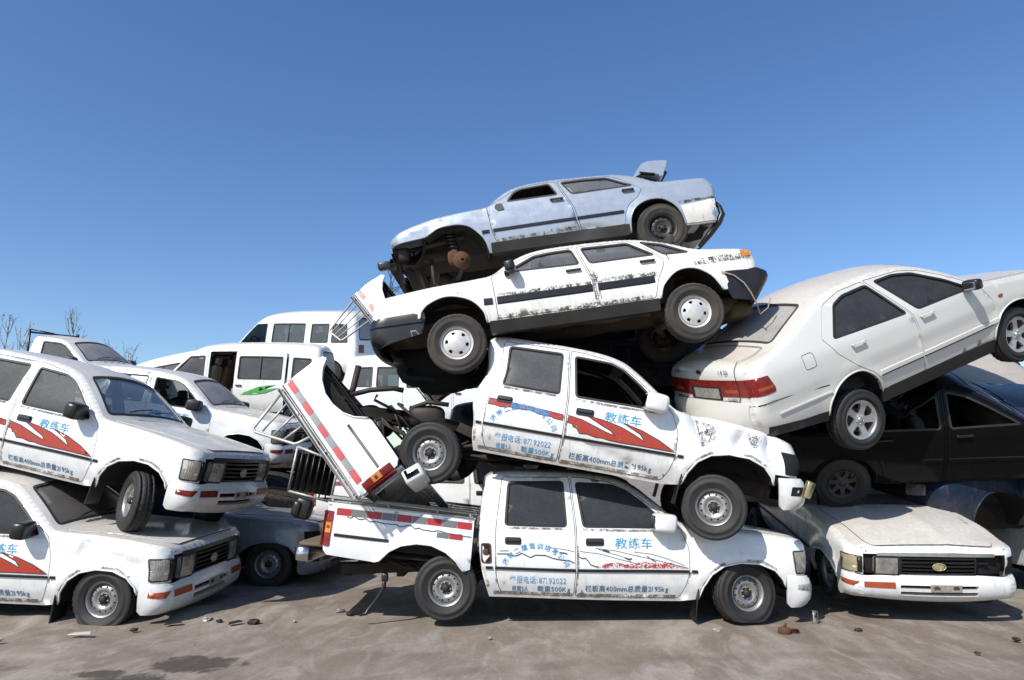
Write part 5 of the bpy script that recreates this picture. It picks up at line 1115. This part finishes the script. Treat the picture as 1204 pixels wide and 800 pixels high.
r = MB(); panel(r, rectp(t3(.87), t3(.72), V3(-.33), V3(.22), .01), [], S3.T, .06, None, -.007, [(0, .01)]); build('plate_recess', r, M['gap'], C3, df3)
r = MB(); panel(r, rectp(t3(.85), t3(.735), V3(-.30), V3(.15), .004), [], S3.T, .06, None, -.010, [(0, .004)]); build('number_plate_backing', r, M['plate'], C3, df3)
r = MB(); panel(r, rectp(t3(.70), t3(.36), -hw3, hw3, .01), [], S3.T, .06, None, -.012, [(0, .02)]); build('rear_bumper_panel', r, M['cream'], C3, df3)
r = MB(); ribbon(r, [(S3.tx(-3.14), -hw3 * .80), (S3.tx(-3.40), -hw3 * .84), (t3(1.0), -hw3 * .86), (t3(.71), -hw3 * .84), (t3(.71), hw3 * .84), (t3(1.0), hw3 * .86), (S3.tx(-3.40), hw3 * .84), (S3.tx(-3.14), hw3 * .80)], .010, S3.T, -.0135, True); build('trunk_gap', r, M['gap'], C3, df3)
rt = lambda s, y0, y1, z0, h: text_rear(s, y0, y1, z0, h)
def text_rear(s, y0, y1, z0, h):
    t = MB(); adv = [max(glyph(c)[2], .3) + .1 for c in s]; k = (y1 - y0) / sum(adv); y = y0
    for c, a in zip(s, adv):
        V, F, wd = glyph(c)
        if len(V): yy = y + V[:, 0] * abs(k) * np.sign(k); zz = z0 + V[:, 1] * h / .75; tt = np.array([t3(float(q)) for q in zz]); t.add(S3.T(np.stack([tt, -V3(yy) * -1], 1), -.014), F)
        y += a * k
    build('badge_lettering', t, M['ink_black'], C3, df3)
text_rear('TOLEDO', .62, .42, .985, .030); text_rear('1.8 GSi', -.36, -.52, .985, .030); text_rear('CHERY', -.42, -.60, .715, .032); text_rear('CHERY', .62, .40, .715, .032)
r = MB(); c = S3.T(np.array([(t3(.995), 0)]), -.012)[0]; sbox(r, tuple(c), (.012, .09, .045), .8); build('emblem', r, M['ink_black'], C3, df3)
an = MB(); tube(an, [(-2.40, .42, 1.40), (-2.44, .42, 1.43), (-2.36, .60, 1.44)], .008, 6); build('aerial', an, M['trim'], C3, df3)
lamp_set(C3, S3, df3, (.52, .66), tail=False)

def crush4(V):
    rs = np.sin(V[:, 0] * 23 + V[:, 1] * 9) * np.sin(V[:, 1] * 17 - V[:, 0] * 5); f = np.clip((-1.45 - V[:, 0]) / .35, 0, 1); z = V[:, 2]; V[:, 2] = np.where(z > .98, .98 + (z - .98) * (1 - .78 * f) + f * .03 * rs * (z > 1.0), z); V[:, 1] += f * (z > 1.0) * .02 * rs; return V
C4, df4 = car('saloon_car', 'black saloon with open side window and crumpled roof, under the cream one', 'car', (6.49, 8.68, 1.51, 24, -2.6, -7.1), SP4, [(0, .30), (-2.55, .30)], 'seven', extra=crush4, kind='s4',
   paint=M['black'], glass=M['glass'], no_glass=[('f', -1, 0), ('r', -1, 0)], windshield=M['glass_dirty'], mirror_mat=M['trim'], no_mirror=[('mirror', -1)], mould_mat=M['black'], handle_mat=M['trim'], amp=.007)
lamp_set(C4, S4, df4, (.56, .68), (.74, .88))
C6, df6 = car('saloon_car', 'dust covered grey saloon lying tilted behind the black one, roof towards the camera', 'car', (8.55, 10.5, 1.72, 40, 2, -3), SP4, [(0, .30), (-2.55, .30)], 'steel', kind='s4', paint=M['dusty_grey'], glass=M['glass_dirty'], windshield=M['glass_dirty'], step=.1, mirror_mat=M['trim'])
lamp_set(C6, S4, df6, (.56, .68), (.74, .88))
C5, df5 = car('saloon_car', 'dark blue car behind the dusty hood, only its wheel arch and fender showing', 'car', (5.55, 8.95, .60, 0, -3, 188), SP4, [(0, .30), (-2.55, .30)], 'steel', kind='s4', paint=M['blue'], glass=M['glass'], wheels=dict(fo=dict(gone=True)), step=.1)
lamp_set(C5, S4, df5, (.56, .68), (.74, .88))
def dmg8(V):
    z = V[:, 2]; w_ = np.clip((-.50 - V[:, 0]) / .15, 0, 1); V[:, 2] = np.where(z > .93, z * (1 - w_) + (.93 + (z - .93) * .08) * w_, z)
    V = crease(V, (.0, .9), (.3, 1), .3, .0, (0, 0, .9), (1, 1, 1), (0, 0, 1)); V = crease(V, (0, .0), (1, 0), 9, 0, (0, 0, 0), (1, 1, 1), (0, 0, 1))
    w2 = np.clip((V[:, 0] - .15) / .35, 0, 1); V[:, 2] = V[:, 2] * (1 - w2) + (.80 - (.80 - V[:, 2]) * .80) * w2
    s_ = V[:, 1] - .15; V[:, 2] += np.exp(-np.abs(s_) / .10) * .022 * np.exp(-((V[:, 0] - .1) / .5)**2) * (V[:, 2] > .75); V = gauss(V, (.45, .75, .6), (.3, .2, .3), (-.06, -.03, -.02)); return V
P8 = pickup('white pickup facing the camera at bottom right, dusty hood, one headlight missing', (4.31, 7.90, .05, -.08, 9.9, -94.75), extra=dmg8, letter=0, mirror_mat=M['trim'], no_mirror=[('mirror', 1), ('mirror', -1)],
       missing=(('headlight', 1), ('indicator', 1)), wheels=dict(f=dict(dz=.08), r=dict(dz=-.25)), corner=M['yellowed'], grille_top=M['chrome'], bed=False)
V9, dv9 = car('minivan', 'white minivan at the extreme right edge, only a strip of its front showing', 'van', (6.98, 8.3, .02, 0, 0, -92), SP5, [(0, .29), (-2.33, .29)], 'steel', kind='van', paint=M['grey'], glass=M['glass'], step=.1, mirror_mat=M['trim'])
lamp_set(V9, S5, dv9, (.62, .78), (.8, 1.0))

# ==================================================================  left-hand stack
def dmg11(V): V = crease(V, (-.05, .80), (.4, .9), .06, .025, (-.05, -.8, .80), (.2, .2, .08), (0, 1, -.3)); return crease(V, (.4, .70), (.9, .2), .05, .03, (.45, -.8, .68), (.15, .2, .1), (0, 1, 0))
P11 = pickup('white pickup on top at far left with its front wheel turned', (-3.937, 8.202, 1.019, -.29, 11.3, -8.13), extra=dmg11, stripe='red', glass=M['glass_clear'], windshield=M['glass_clear'], mirror_mat=M['trim'],
       mirror_size=(.15, .24, .18), wheels=dict(f=dict(dz=-.13, steer=R(-38)), r=dict(dz=-.1)), indic=M['red_lamp'], grille_top=M['trim'])
def dmg12(V):
    V = crease(V, (-.22, .74), (1, -.25), .05, .07, (-.2, -.83, .74), (.25, .25, .12), (0, 1, .1)); V = crease(V, (.12, .68), (.35, .95), .06, .05, (.1, -.83, .68), (.35, .25, .10), (0, 1, 0)); return crease(V, (.38, .60), (.2, 1), .04, .04, (.38, -.8, .6), (.15, .25, .08), (-.3, 1, 0))
P12 = pickup('white pickup on the ground at far left, creased front fender and flat front tyre', (-4.053, 8.018, -.024, 2.6, 1.6, -4.53), extra=dmg12, stripe='red', glass=M['glass'], windshield=M['glass_dusty'], mirror_mat=M['trim'], wheels=dict(f=dict(flat=True)), mirror_size=(.15, .24, .18))
P13 = pickup('white pickup with grey mirror behind the top left one, nose towards the upended truck bed', (-4.458, 12.163, 1.54, 4.16, 6.88, -.91), letter=1, glass=M['glass_clear'], no_glass=[('f', -1, 0)], windshield=M['glass_dirty'], mirror_mat=M['trim_dirty'], indic=M['red_lamp'],
       wheels=dict(fn=dict(gone=True)), step=.09)
def single_cab(V): x = V[:, 0]; V[:, 0] = np.where((x < -1.74) & (x > -2.75), -1.74 + (x + 1.74) * .2, np.where(x <= -2.75, x + .8, x)); return V
P14 = pickup('white pickup cab furthest back at far left with a dust covered windshield', (-8.124, 14.688, 2.728, 6.34, 4.31, -4.66), letter=0, glass=M['glass_clear'], windshield=M['glass_dirty'], step=.12, single=True, extra=single_cab, bed=False, mirror_mat=M['trim_dirty'])
rk = MB(); [tube(rk, [(-1.98, y, .5), (-1.98, y, 1.56)], .022, 8) for y in (-.7, .7)]; tube(rk, [(-1.98, -.7, 1.50), (-1.98, .7, 1.50)], .02, 8); tube(rk, [(-1.98, -.7, 1.56), (-1.55, -.55, 1.50)], .015, 6); build('headboard_rack', rk, M['trim'], P14)
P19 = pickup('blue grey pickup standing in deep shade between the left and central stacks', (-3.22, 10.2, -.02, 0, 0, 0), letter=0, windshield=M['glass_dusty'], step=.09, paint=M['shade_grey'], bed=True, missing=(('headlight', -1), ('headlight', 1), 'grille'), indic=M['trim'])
P20 = pickup('white pickup behind the lowest central one, its red tail lamp showing', (1.02, 11.95, .35, 0, .5, 0), letter=0, step=.09, glass=M['glass_clear'])

# vans at the back
def van(label, pose, slide=None, green=False, **o):
    if slide: o['door_out'] = {('s', 1): .05}; o['door_dx'] = {('s', 1): slide}
    r_, d_ = car('minivan', label, 'van', pose, SP5, [(0, .29), (-2.33, .29)], 'steel', kind='van', group=None, step=.09, **o)
    lamp_set(r_, S5, d_, (.62, .78), (.8, 1.0))
    if green:
        for k, (x0, z0, x1, z1, wd) in enumerate(((-1.30, .72, -2.05, .93, .05), (-1.25, .70, -1.95, .80, .035), (-1.5, .70, -2.12, .86, .04))):
            g = MB(); mp0 = S5.S(1); mp = lambda P, ins=0.: mp0(P, ins - .058); panel(g, [(x0, z0), ((x0 + x1) / 2, (z0 + z1) / 2 + wd), (x1, z1), ((x0 + x1) / 2, (z0 + z1) / 2 - wd)], [], mp, .1, None, -.003); build('green_flash_decal', g, M['green'], r_, d_)
    for s_ in (-1, 1):
        for xx in (-1.09,):
            g = MB(); mp0 = S5.S(s_); off = .05 if (slide and s_ > 0) else 0.; dx = slide if (slide and s_ > 0) else 0.
            bar(g, [(xx + dx, 1.04), (xx + dx, 1.52)], .025, (lambda P, ins=0.: mp0(P, ins - off)), .012, 0); build('window_divider', g, M['lining'], r_, d_)
    return r_
van('white minivan with green flash decal and its side door slid open', (-7.134, 15.465, 2.444, -6.1, -.7, 180.5), slide=-.58, green=True, paint=M['old_white'], glass=M['glass_grey'], seatmat=M['seat_tan'], mirror_mat=M['trim'], no_mirror=[('mirror', 1)])
van('highest white minivan at the back, left of the upended bed corner', (-6.47, 17.996, 3.714, -8.8, -3.3, 162.9), paint=M['white'], glass=M['glass_clear'], no_glass=[('f', 1, 0)], no_mirror=[('mirror', 1)])
van('white minivan behind the nose of the dirty saloon, facing right, with red tail lamp', (-.80, 15.9, 2.22, 0, 0, 0), paint=M['white'], glass=M['glass_clear'])
van('tilted white minivan, only its roof edge showing left of the green decal van', (-10.05, 18.6, 2.45, 0, 11, 180), paint=M['white'], glass=M['glass_grey'], no_mirror=[('mirror', 1)])

# wrecks added as a dark mass: block sky between the stacks, carry the vans
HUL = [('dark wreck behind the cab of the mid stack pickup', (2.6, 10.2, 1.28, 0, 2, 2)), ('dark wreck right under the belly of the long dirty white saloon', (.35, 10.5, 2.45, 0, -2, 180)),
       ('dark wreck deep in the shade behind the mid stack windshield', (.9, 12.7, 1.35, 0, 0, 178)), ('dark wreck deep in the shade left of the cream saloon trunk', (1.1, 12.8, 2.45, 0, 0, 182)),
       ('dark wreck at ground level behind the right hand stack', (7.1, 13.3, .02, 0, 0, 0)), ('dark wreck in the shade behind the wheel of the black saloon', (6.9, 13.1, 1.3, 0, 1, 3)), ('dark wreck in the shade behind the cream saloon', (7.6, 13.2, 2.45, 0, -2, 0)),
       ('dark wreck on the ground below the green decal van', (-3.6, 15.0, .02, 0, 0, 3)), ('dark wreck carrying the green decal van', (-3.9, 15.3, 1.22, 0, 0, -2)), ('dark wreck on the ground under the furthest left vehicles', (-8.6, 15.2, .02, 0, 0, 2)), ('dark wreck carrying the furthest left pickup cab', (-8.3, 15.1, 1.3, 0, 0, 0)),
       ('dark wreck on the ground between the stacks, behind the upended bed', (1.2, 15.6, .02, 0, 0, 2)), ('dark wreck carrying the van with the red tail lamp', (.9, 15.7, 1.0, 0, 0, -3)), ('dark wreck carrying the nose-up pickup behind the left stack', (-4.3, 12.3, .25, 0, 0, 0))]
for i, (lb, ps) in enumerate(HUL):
    c_, d_ = car('filler_wreck', lb, 'car', ps, SP4, [(0, .30), (-2.55, .30)], 'dark', kind='s4', paint=M['hulk'], glass=M['glass'], step=.12, group='dark wrecks in the shade', mirror_mat=M['trim'], wheels=dict(f=dict(gone=True), r=dict(gone=True)))
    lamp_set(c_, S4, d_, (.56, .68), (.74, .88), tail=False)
# ==================================================================  grime streaks on the old white saloon
mp = S1.S(1)
for L, wd in (([(-.50, .735), (-1.0, .74), (-1.48, .735)], .035), ([(-1.56, .735), (-1.9, .745), (-2.2, .735)], .05), ([(-1.535, .55), (-1.53, .80), (-1.50, .90)], .07), ([(-2.60, .80), (-2.9, .815), (-3.24, .80)], .07), ([(-.45, .50), (-1.2, .50), (-2.1, .49)], .05), ([(-2.22, .96), (-2.24, .88)], .02), ([(-2.33, .96), (-2.36, .84)], .015)):
    g = MB(); ribbon(g, L, wd, mp, -.0065 if wd < .06 else -.004, False, step=.04); build('grime_streak', g, M['grime'], C1, df1)
mp = S2.S(1)
for L, wd in (([(-.60, .47), (-1.0, .475), (-1.30, .50), (-1.52, .49)], .05), ([(-.56, .45), (-.50, .62)], .02)):
    g = MB(); ribbon(g, L, wd, mp, -.005, False, step=.04); build('grime_streak', g, M['grime'], C2, df2)
mp = PS.S(-1)
for q in ([(-.42, .86), (-.25, .84), (-.20, .78), (-.30, .68), (-.33, .60), (-.37, .72)], [(.10, .82), (.22, .80), (.18, .70), (.08, .72)]):
    g = MB(); panel(g, q, [], mp, .06, None, -.003); build('scraped_patch', g, M['grime'], P2, P2d if 'P2d' in globals() else None)

# ==================================================================  loose things
def rect_rack():
    root = thing('slatted_rack', 'white framed dark slatted rack leaning behind the upended bed', 'rack', (-3.12, 9.75, 1.20, 6, 10, 6))
    r = MB()
    for a, c in (((0, 0, 0), (0, 0, .62)), ((0, 0, .62), (.60, 0, .50)), ((.60, 0, .50), (.60, 0, -.05)), ((.60, 0, -.05), (0, 0, 0))): tube(r, [a, c], .018, 8)
    build('rack_frame', r, M['galv'], root); s_ = MB()
    for k in range(1, 7): x = .6 * k / 7; tube(s_, [(x, 0, -.01 * k / 2), (x, 0, .61 - .017 * k)], .012, 6)
    box(s_, (.30, .03, .28), (.56, .01, .52)); build('slats', s_, M['trim'], root)
rect_rack()
m_ = MB(); sbox(m_, (0, 0, 0), (.20, .16, .24), .4, (0, .3, 0)); sbox(m_, (-.06, -.05, .0), (.10, .12, .18), .5, (0, .3, 0), m=0)
o = build('mirror_housing', m_, M['trim']); o.location = (-2.42, 8.15, 1.06); tag(o, 'loose black mirror housing beside the tail lamp of the lowest central pickup', 'car mirror')
# brake part, trim pieces, stones on the yard
m_ = MB(); lathe(m_, [(0, -.03), (.05, -.03), (.06, -.02), (.06, .02), (.04, .03), (0, .03)], 20); V = m_.v[0]; m_.v[0] = V[:, [0, 2, 1]]; box(m_, (.09, .01, -.005), (.09, .06, .03)); tube(m_, [(0, 0, .03), (.02, .01, .06)], .012, 6)
o = build('brake_part', m_, M['rust']); o.location = (2.56, 6.80, .025); tag(o, 'small rusty brake part on the ground by the flat front tyre', 'scrap metal')
m_ = MB(); box(m_, (0, 0, .06), (.05, .04, .12), (0, .05, 0)); box(m_, (0, -.022, .07), (.02, .01, .02), m=1); o = build('bracket', m_, [M['lens'], M['gap']]); o.location = (3.02, 7.2, 0); tag(o, 'grey metal bracket standing in front of the lowest pickup bumper', 'scrap metal')
m_ = MB(); box(m_, (0, 0, 0), (.07, .07, .16), (.2, .35, 0)); o = build('lamp_lens', m_, M['yellowed']); o.location = (2.85, 6.72, 1.32); tag(o, 'yellowed lamp lens dangling under the tip of the mid stack bumper', 'car lamp')
m_ = MB(); tube(m_, [(0, 0, .0), (-.01, 0, -.12), (-.07, 0, -.22), (-.16, 0, -.33), (-.17, -.02, -.36), (-.24, 0, -.38)], [.02, .022, .018, .018, .02, .012], 8); sbox(m_, (0, 0, -.02), (.07, .05, .09), .6)
o = build('hanging_bracket', m_, M['trim']); o.location = (-1.28, 7.2, .46); tag(o, 'black bent bracket hanging below the lowest central load bed', 'scrap metal')
m_ = MB(); tube(m_, [(0, 0, 0), (0, 0, .14)], .022, 8); sbox(m_, (0, 0, .14), (.05, .05, .05), .8); o = build('hood_stub', m_, M['white_b']); o.location = (2.62, 6.95, 1.93); tag(o, 'white metal stub sticking up from the mid stack hood edge', 'scrap metal')
# bent suspension scrap behind the upended bed
m_ = MB(); rs = np.random.RandomState(8)
tube(m_, [(-.55, 0, .28), (-.35, 0, .33), (-.1, .02, .35), (.0, .05, .33)], .028, 8); tube(m_, [(-.50, .05, .60), (-.54, .02, .35), (-.60, 0, .20)], .035, 8); tube(m_, [(.05, .1, .0), (.12, .05, .15), (.28, .0, .20), (.5, 0, .17)], .025, 8)
for k in range(12): a = rs.uniform(-.5, .15); c = -.05 + rs.uniform(-.25, .25); tube(m_, [(a, rs.uniform(0, .2), c - a * .3), (a + rs.uniform(-.12, .12), .05, c - a * .3 + rs.uniform(-.15, .12)), (a + .2 + rs.uniform(-.1, .1), 0, c - .2 + rs.uniform(-.1, .1))], .016, 6)
sbox(m_, (.25, .15, .05), (.4, .3, .25), .6); o = build('suspension_scrap', m_, M['iron']); o.location = (-1.18, 7.35, 2.02); tag(o, 'tangle of bent suspension arms between upended bed and rear wheel', 'scrap metal')
sm_ = [(-2.58, 7.22, .05), (-3.1, 7.35, .045), (-2.95, 7.28, .03), (-1.85, 7.75, .045), (-1.72, 7.62, .035), (-4.6, 6.5, .03), (4.55, 6.55, .03), (5.05, 6.75, .04), (4.9, 6.85, .03), (1.95, 6.9, .03), (-3.6, 6.9, .03), (-2.2, 7.3, .02), (3.3, 6.9, .03), (-.2, 6.6, .02), (3.9, 6.1, .02)]
for i, (x, y, r_) in enumerate(sm_):
    m_ = MB(); sbox(m_, (0, 0, 0), (r_ * 2.4, r_ * 1.7, r_ * 1.0), .75, nu=10, nv=7); rr = np.random.RandomState(i); m_.v[0] = m_.v[0] * (1 + rr.uniform(-.2, .2, (len(m_.v[0]), 1)))
    o = build('stone', m_, M['plate'] if i % 2 else M['iron'], smooth=False); o.location = (x, y, r_ * .3); o.rotation_euler = (0, 0, i * 1.3)
    tag(o, 'small loose chunk of rubble lying on the dusty yard', 'stone', 'rubble on the yard')
sh_ = [(-3.35, 7.15, .16, 20), (-4.0, 6.72, .22, -8), (-2.75, 7.18, .14, 35)]
for i, (x, y, L, a) in enumerate(sh_):
    m_ = MB(); P = [(-L / 2, -.03, 0), (L / 2, -.02, .012), (L / 2 - .03, .03, .02), (-L / 2 + .02, .035, .006)]; m_.add(P + [(p[0], p[1], p[2] + .006) for p in P], [(0, 1, 2, 3), (4, 5, 6, 7), (0, 1, 5, 4), (1, 2, 6, 5), (2, 3, 7, 6), (3, 0, 4, 7)])
    o = build('plastic_shard', m_, M['trim'] if i != 1 else M['white'], smooth=False); o.location = (x, y, .006); o.rotation_euler = (0, 0, R(a)); tag(o, ['black plastic shard on the ground right of the left stack', 'white plastic shard under the leftmost front bumper', 'black shard lying beside rubble between the stacks'][i], 'debris')
# ==================================================================  bare saplings far behind on the left
def sapling(x, y, h, seed, label):
    root = thing('bare_tree', label, 'tree', (x, y, 0, 0, 0, 0), 'bare saplings beyond the scrap'); rs = np.random.RandomState(seed); t = MB(); tw = MB()
    tube(t, [(0, 0, -.05), (.05, 0, h * .4), (rs.uniform(-.1, .1), 0, h * .75), (rs.uniform(-.15, .15), 0, h)], [.06, .045, .025, .008], 7); build('trunk', t, M['bark'], root)
    for k in range(26):
        z = h * rs.uniform(.30, .97); a = rs.uniform(0, 2 * pi); L = (h - z) * .35 + rs.uniform(.25, .6); dx, dy = cos(a) * .45, sin(a) * .45
        p0 = (.02, 0, z); p1 = (dx * L * .5, dy * L * .5, z + L * .45); p2 = (dx * L * .8, dy * L * .8, z + L); tube(tw, [p0, p1, p2], [.014, .009, .004], 5, caps=False)
        for j in range(3):
            f = rs.uniform(.3, .9); q = np.array(p0) + (np.array(p2) - np.array(p0)) * f; e = q + np.array([rs.uniform(-.2, .2), rs.uniform(-.2, .2), rs.uniform(.15, .4)]); tube(tw, [q, e], [.006, .003], 4, caps=False)
            for m in range(3): c = q + (e - q) * rs.uniform(.3, 1); d = rs.normal(size=3) * .03; d2 = rs.normal(size=3) * .03; tw.add([c, c + d, c + d2], [(0, 1, 2)])
    build('twigs', tw, M['bark'], root)
M['bark'] = plain('bark', (.22, .20, .15), .9, dust=.1)
for x, y, h, sd, lb in ((-19.6, 26, 7.0, 1, 'bare sapling at the extreme left edge, above the leftmost pickup roof'), (-18.2, 25, 6.6, 2, 'bushy bare sapling second from the left edge'), (-18.9, 27, 6.3, 3, 'lower bare sapling between the two at the left edge'),
    (-16.4, 25, 7.0, 4, 'tall bare sapling above the furthest left pickup cab'), (-15.4, 26, 5.9, 5, 'short bare sapling just right of the tall one'), (-13.6, 24, 5.4, 6, 'thin bare sapling right of the furthest left pickup cab')):
    sapling(x, y, h, sd, lb)
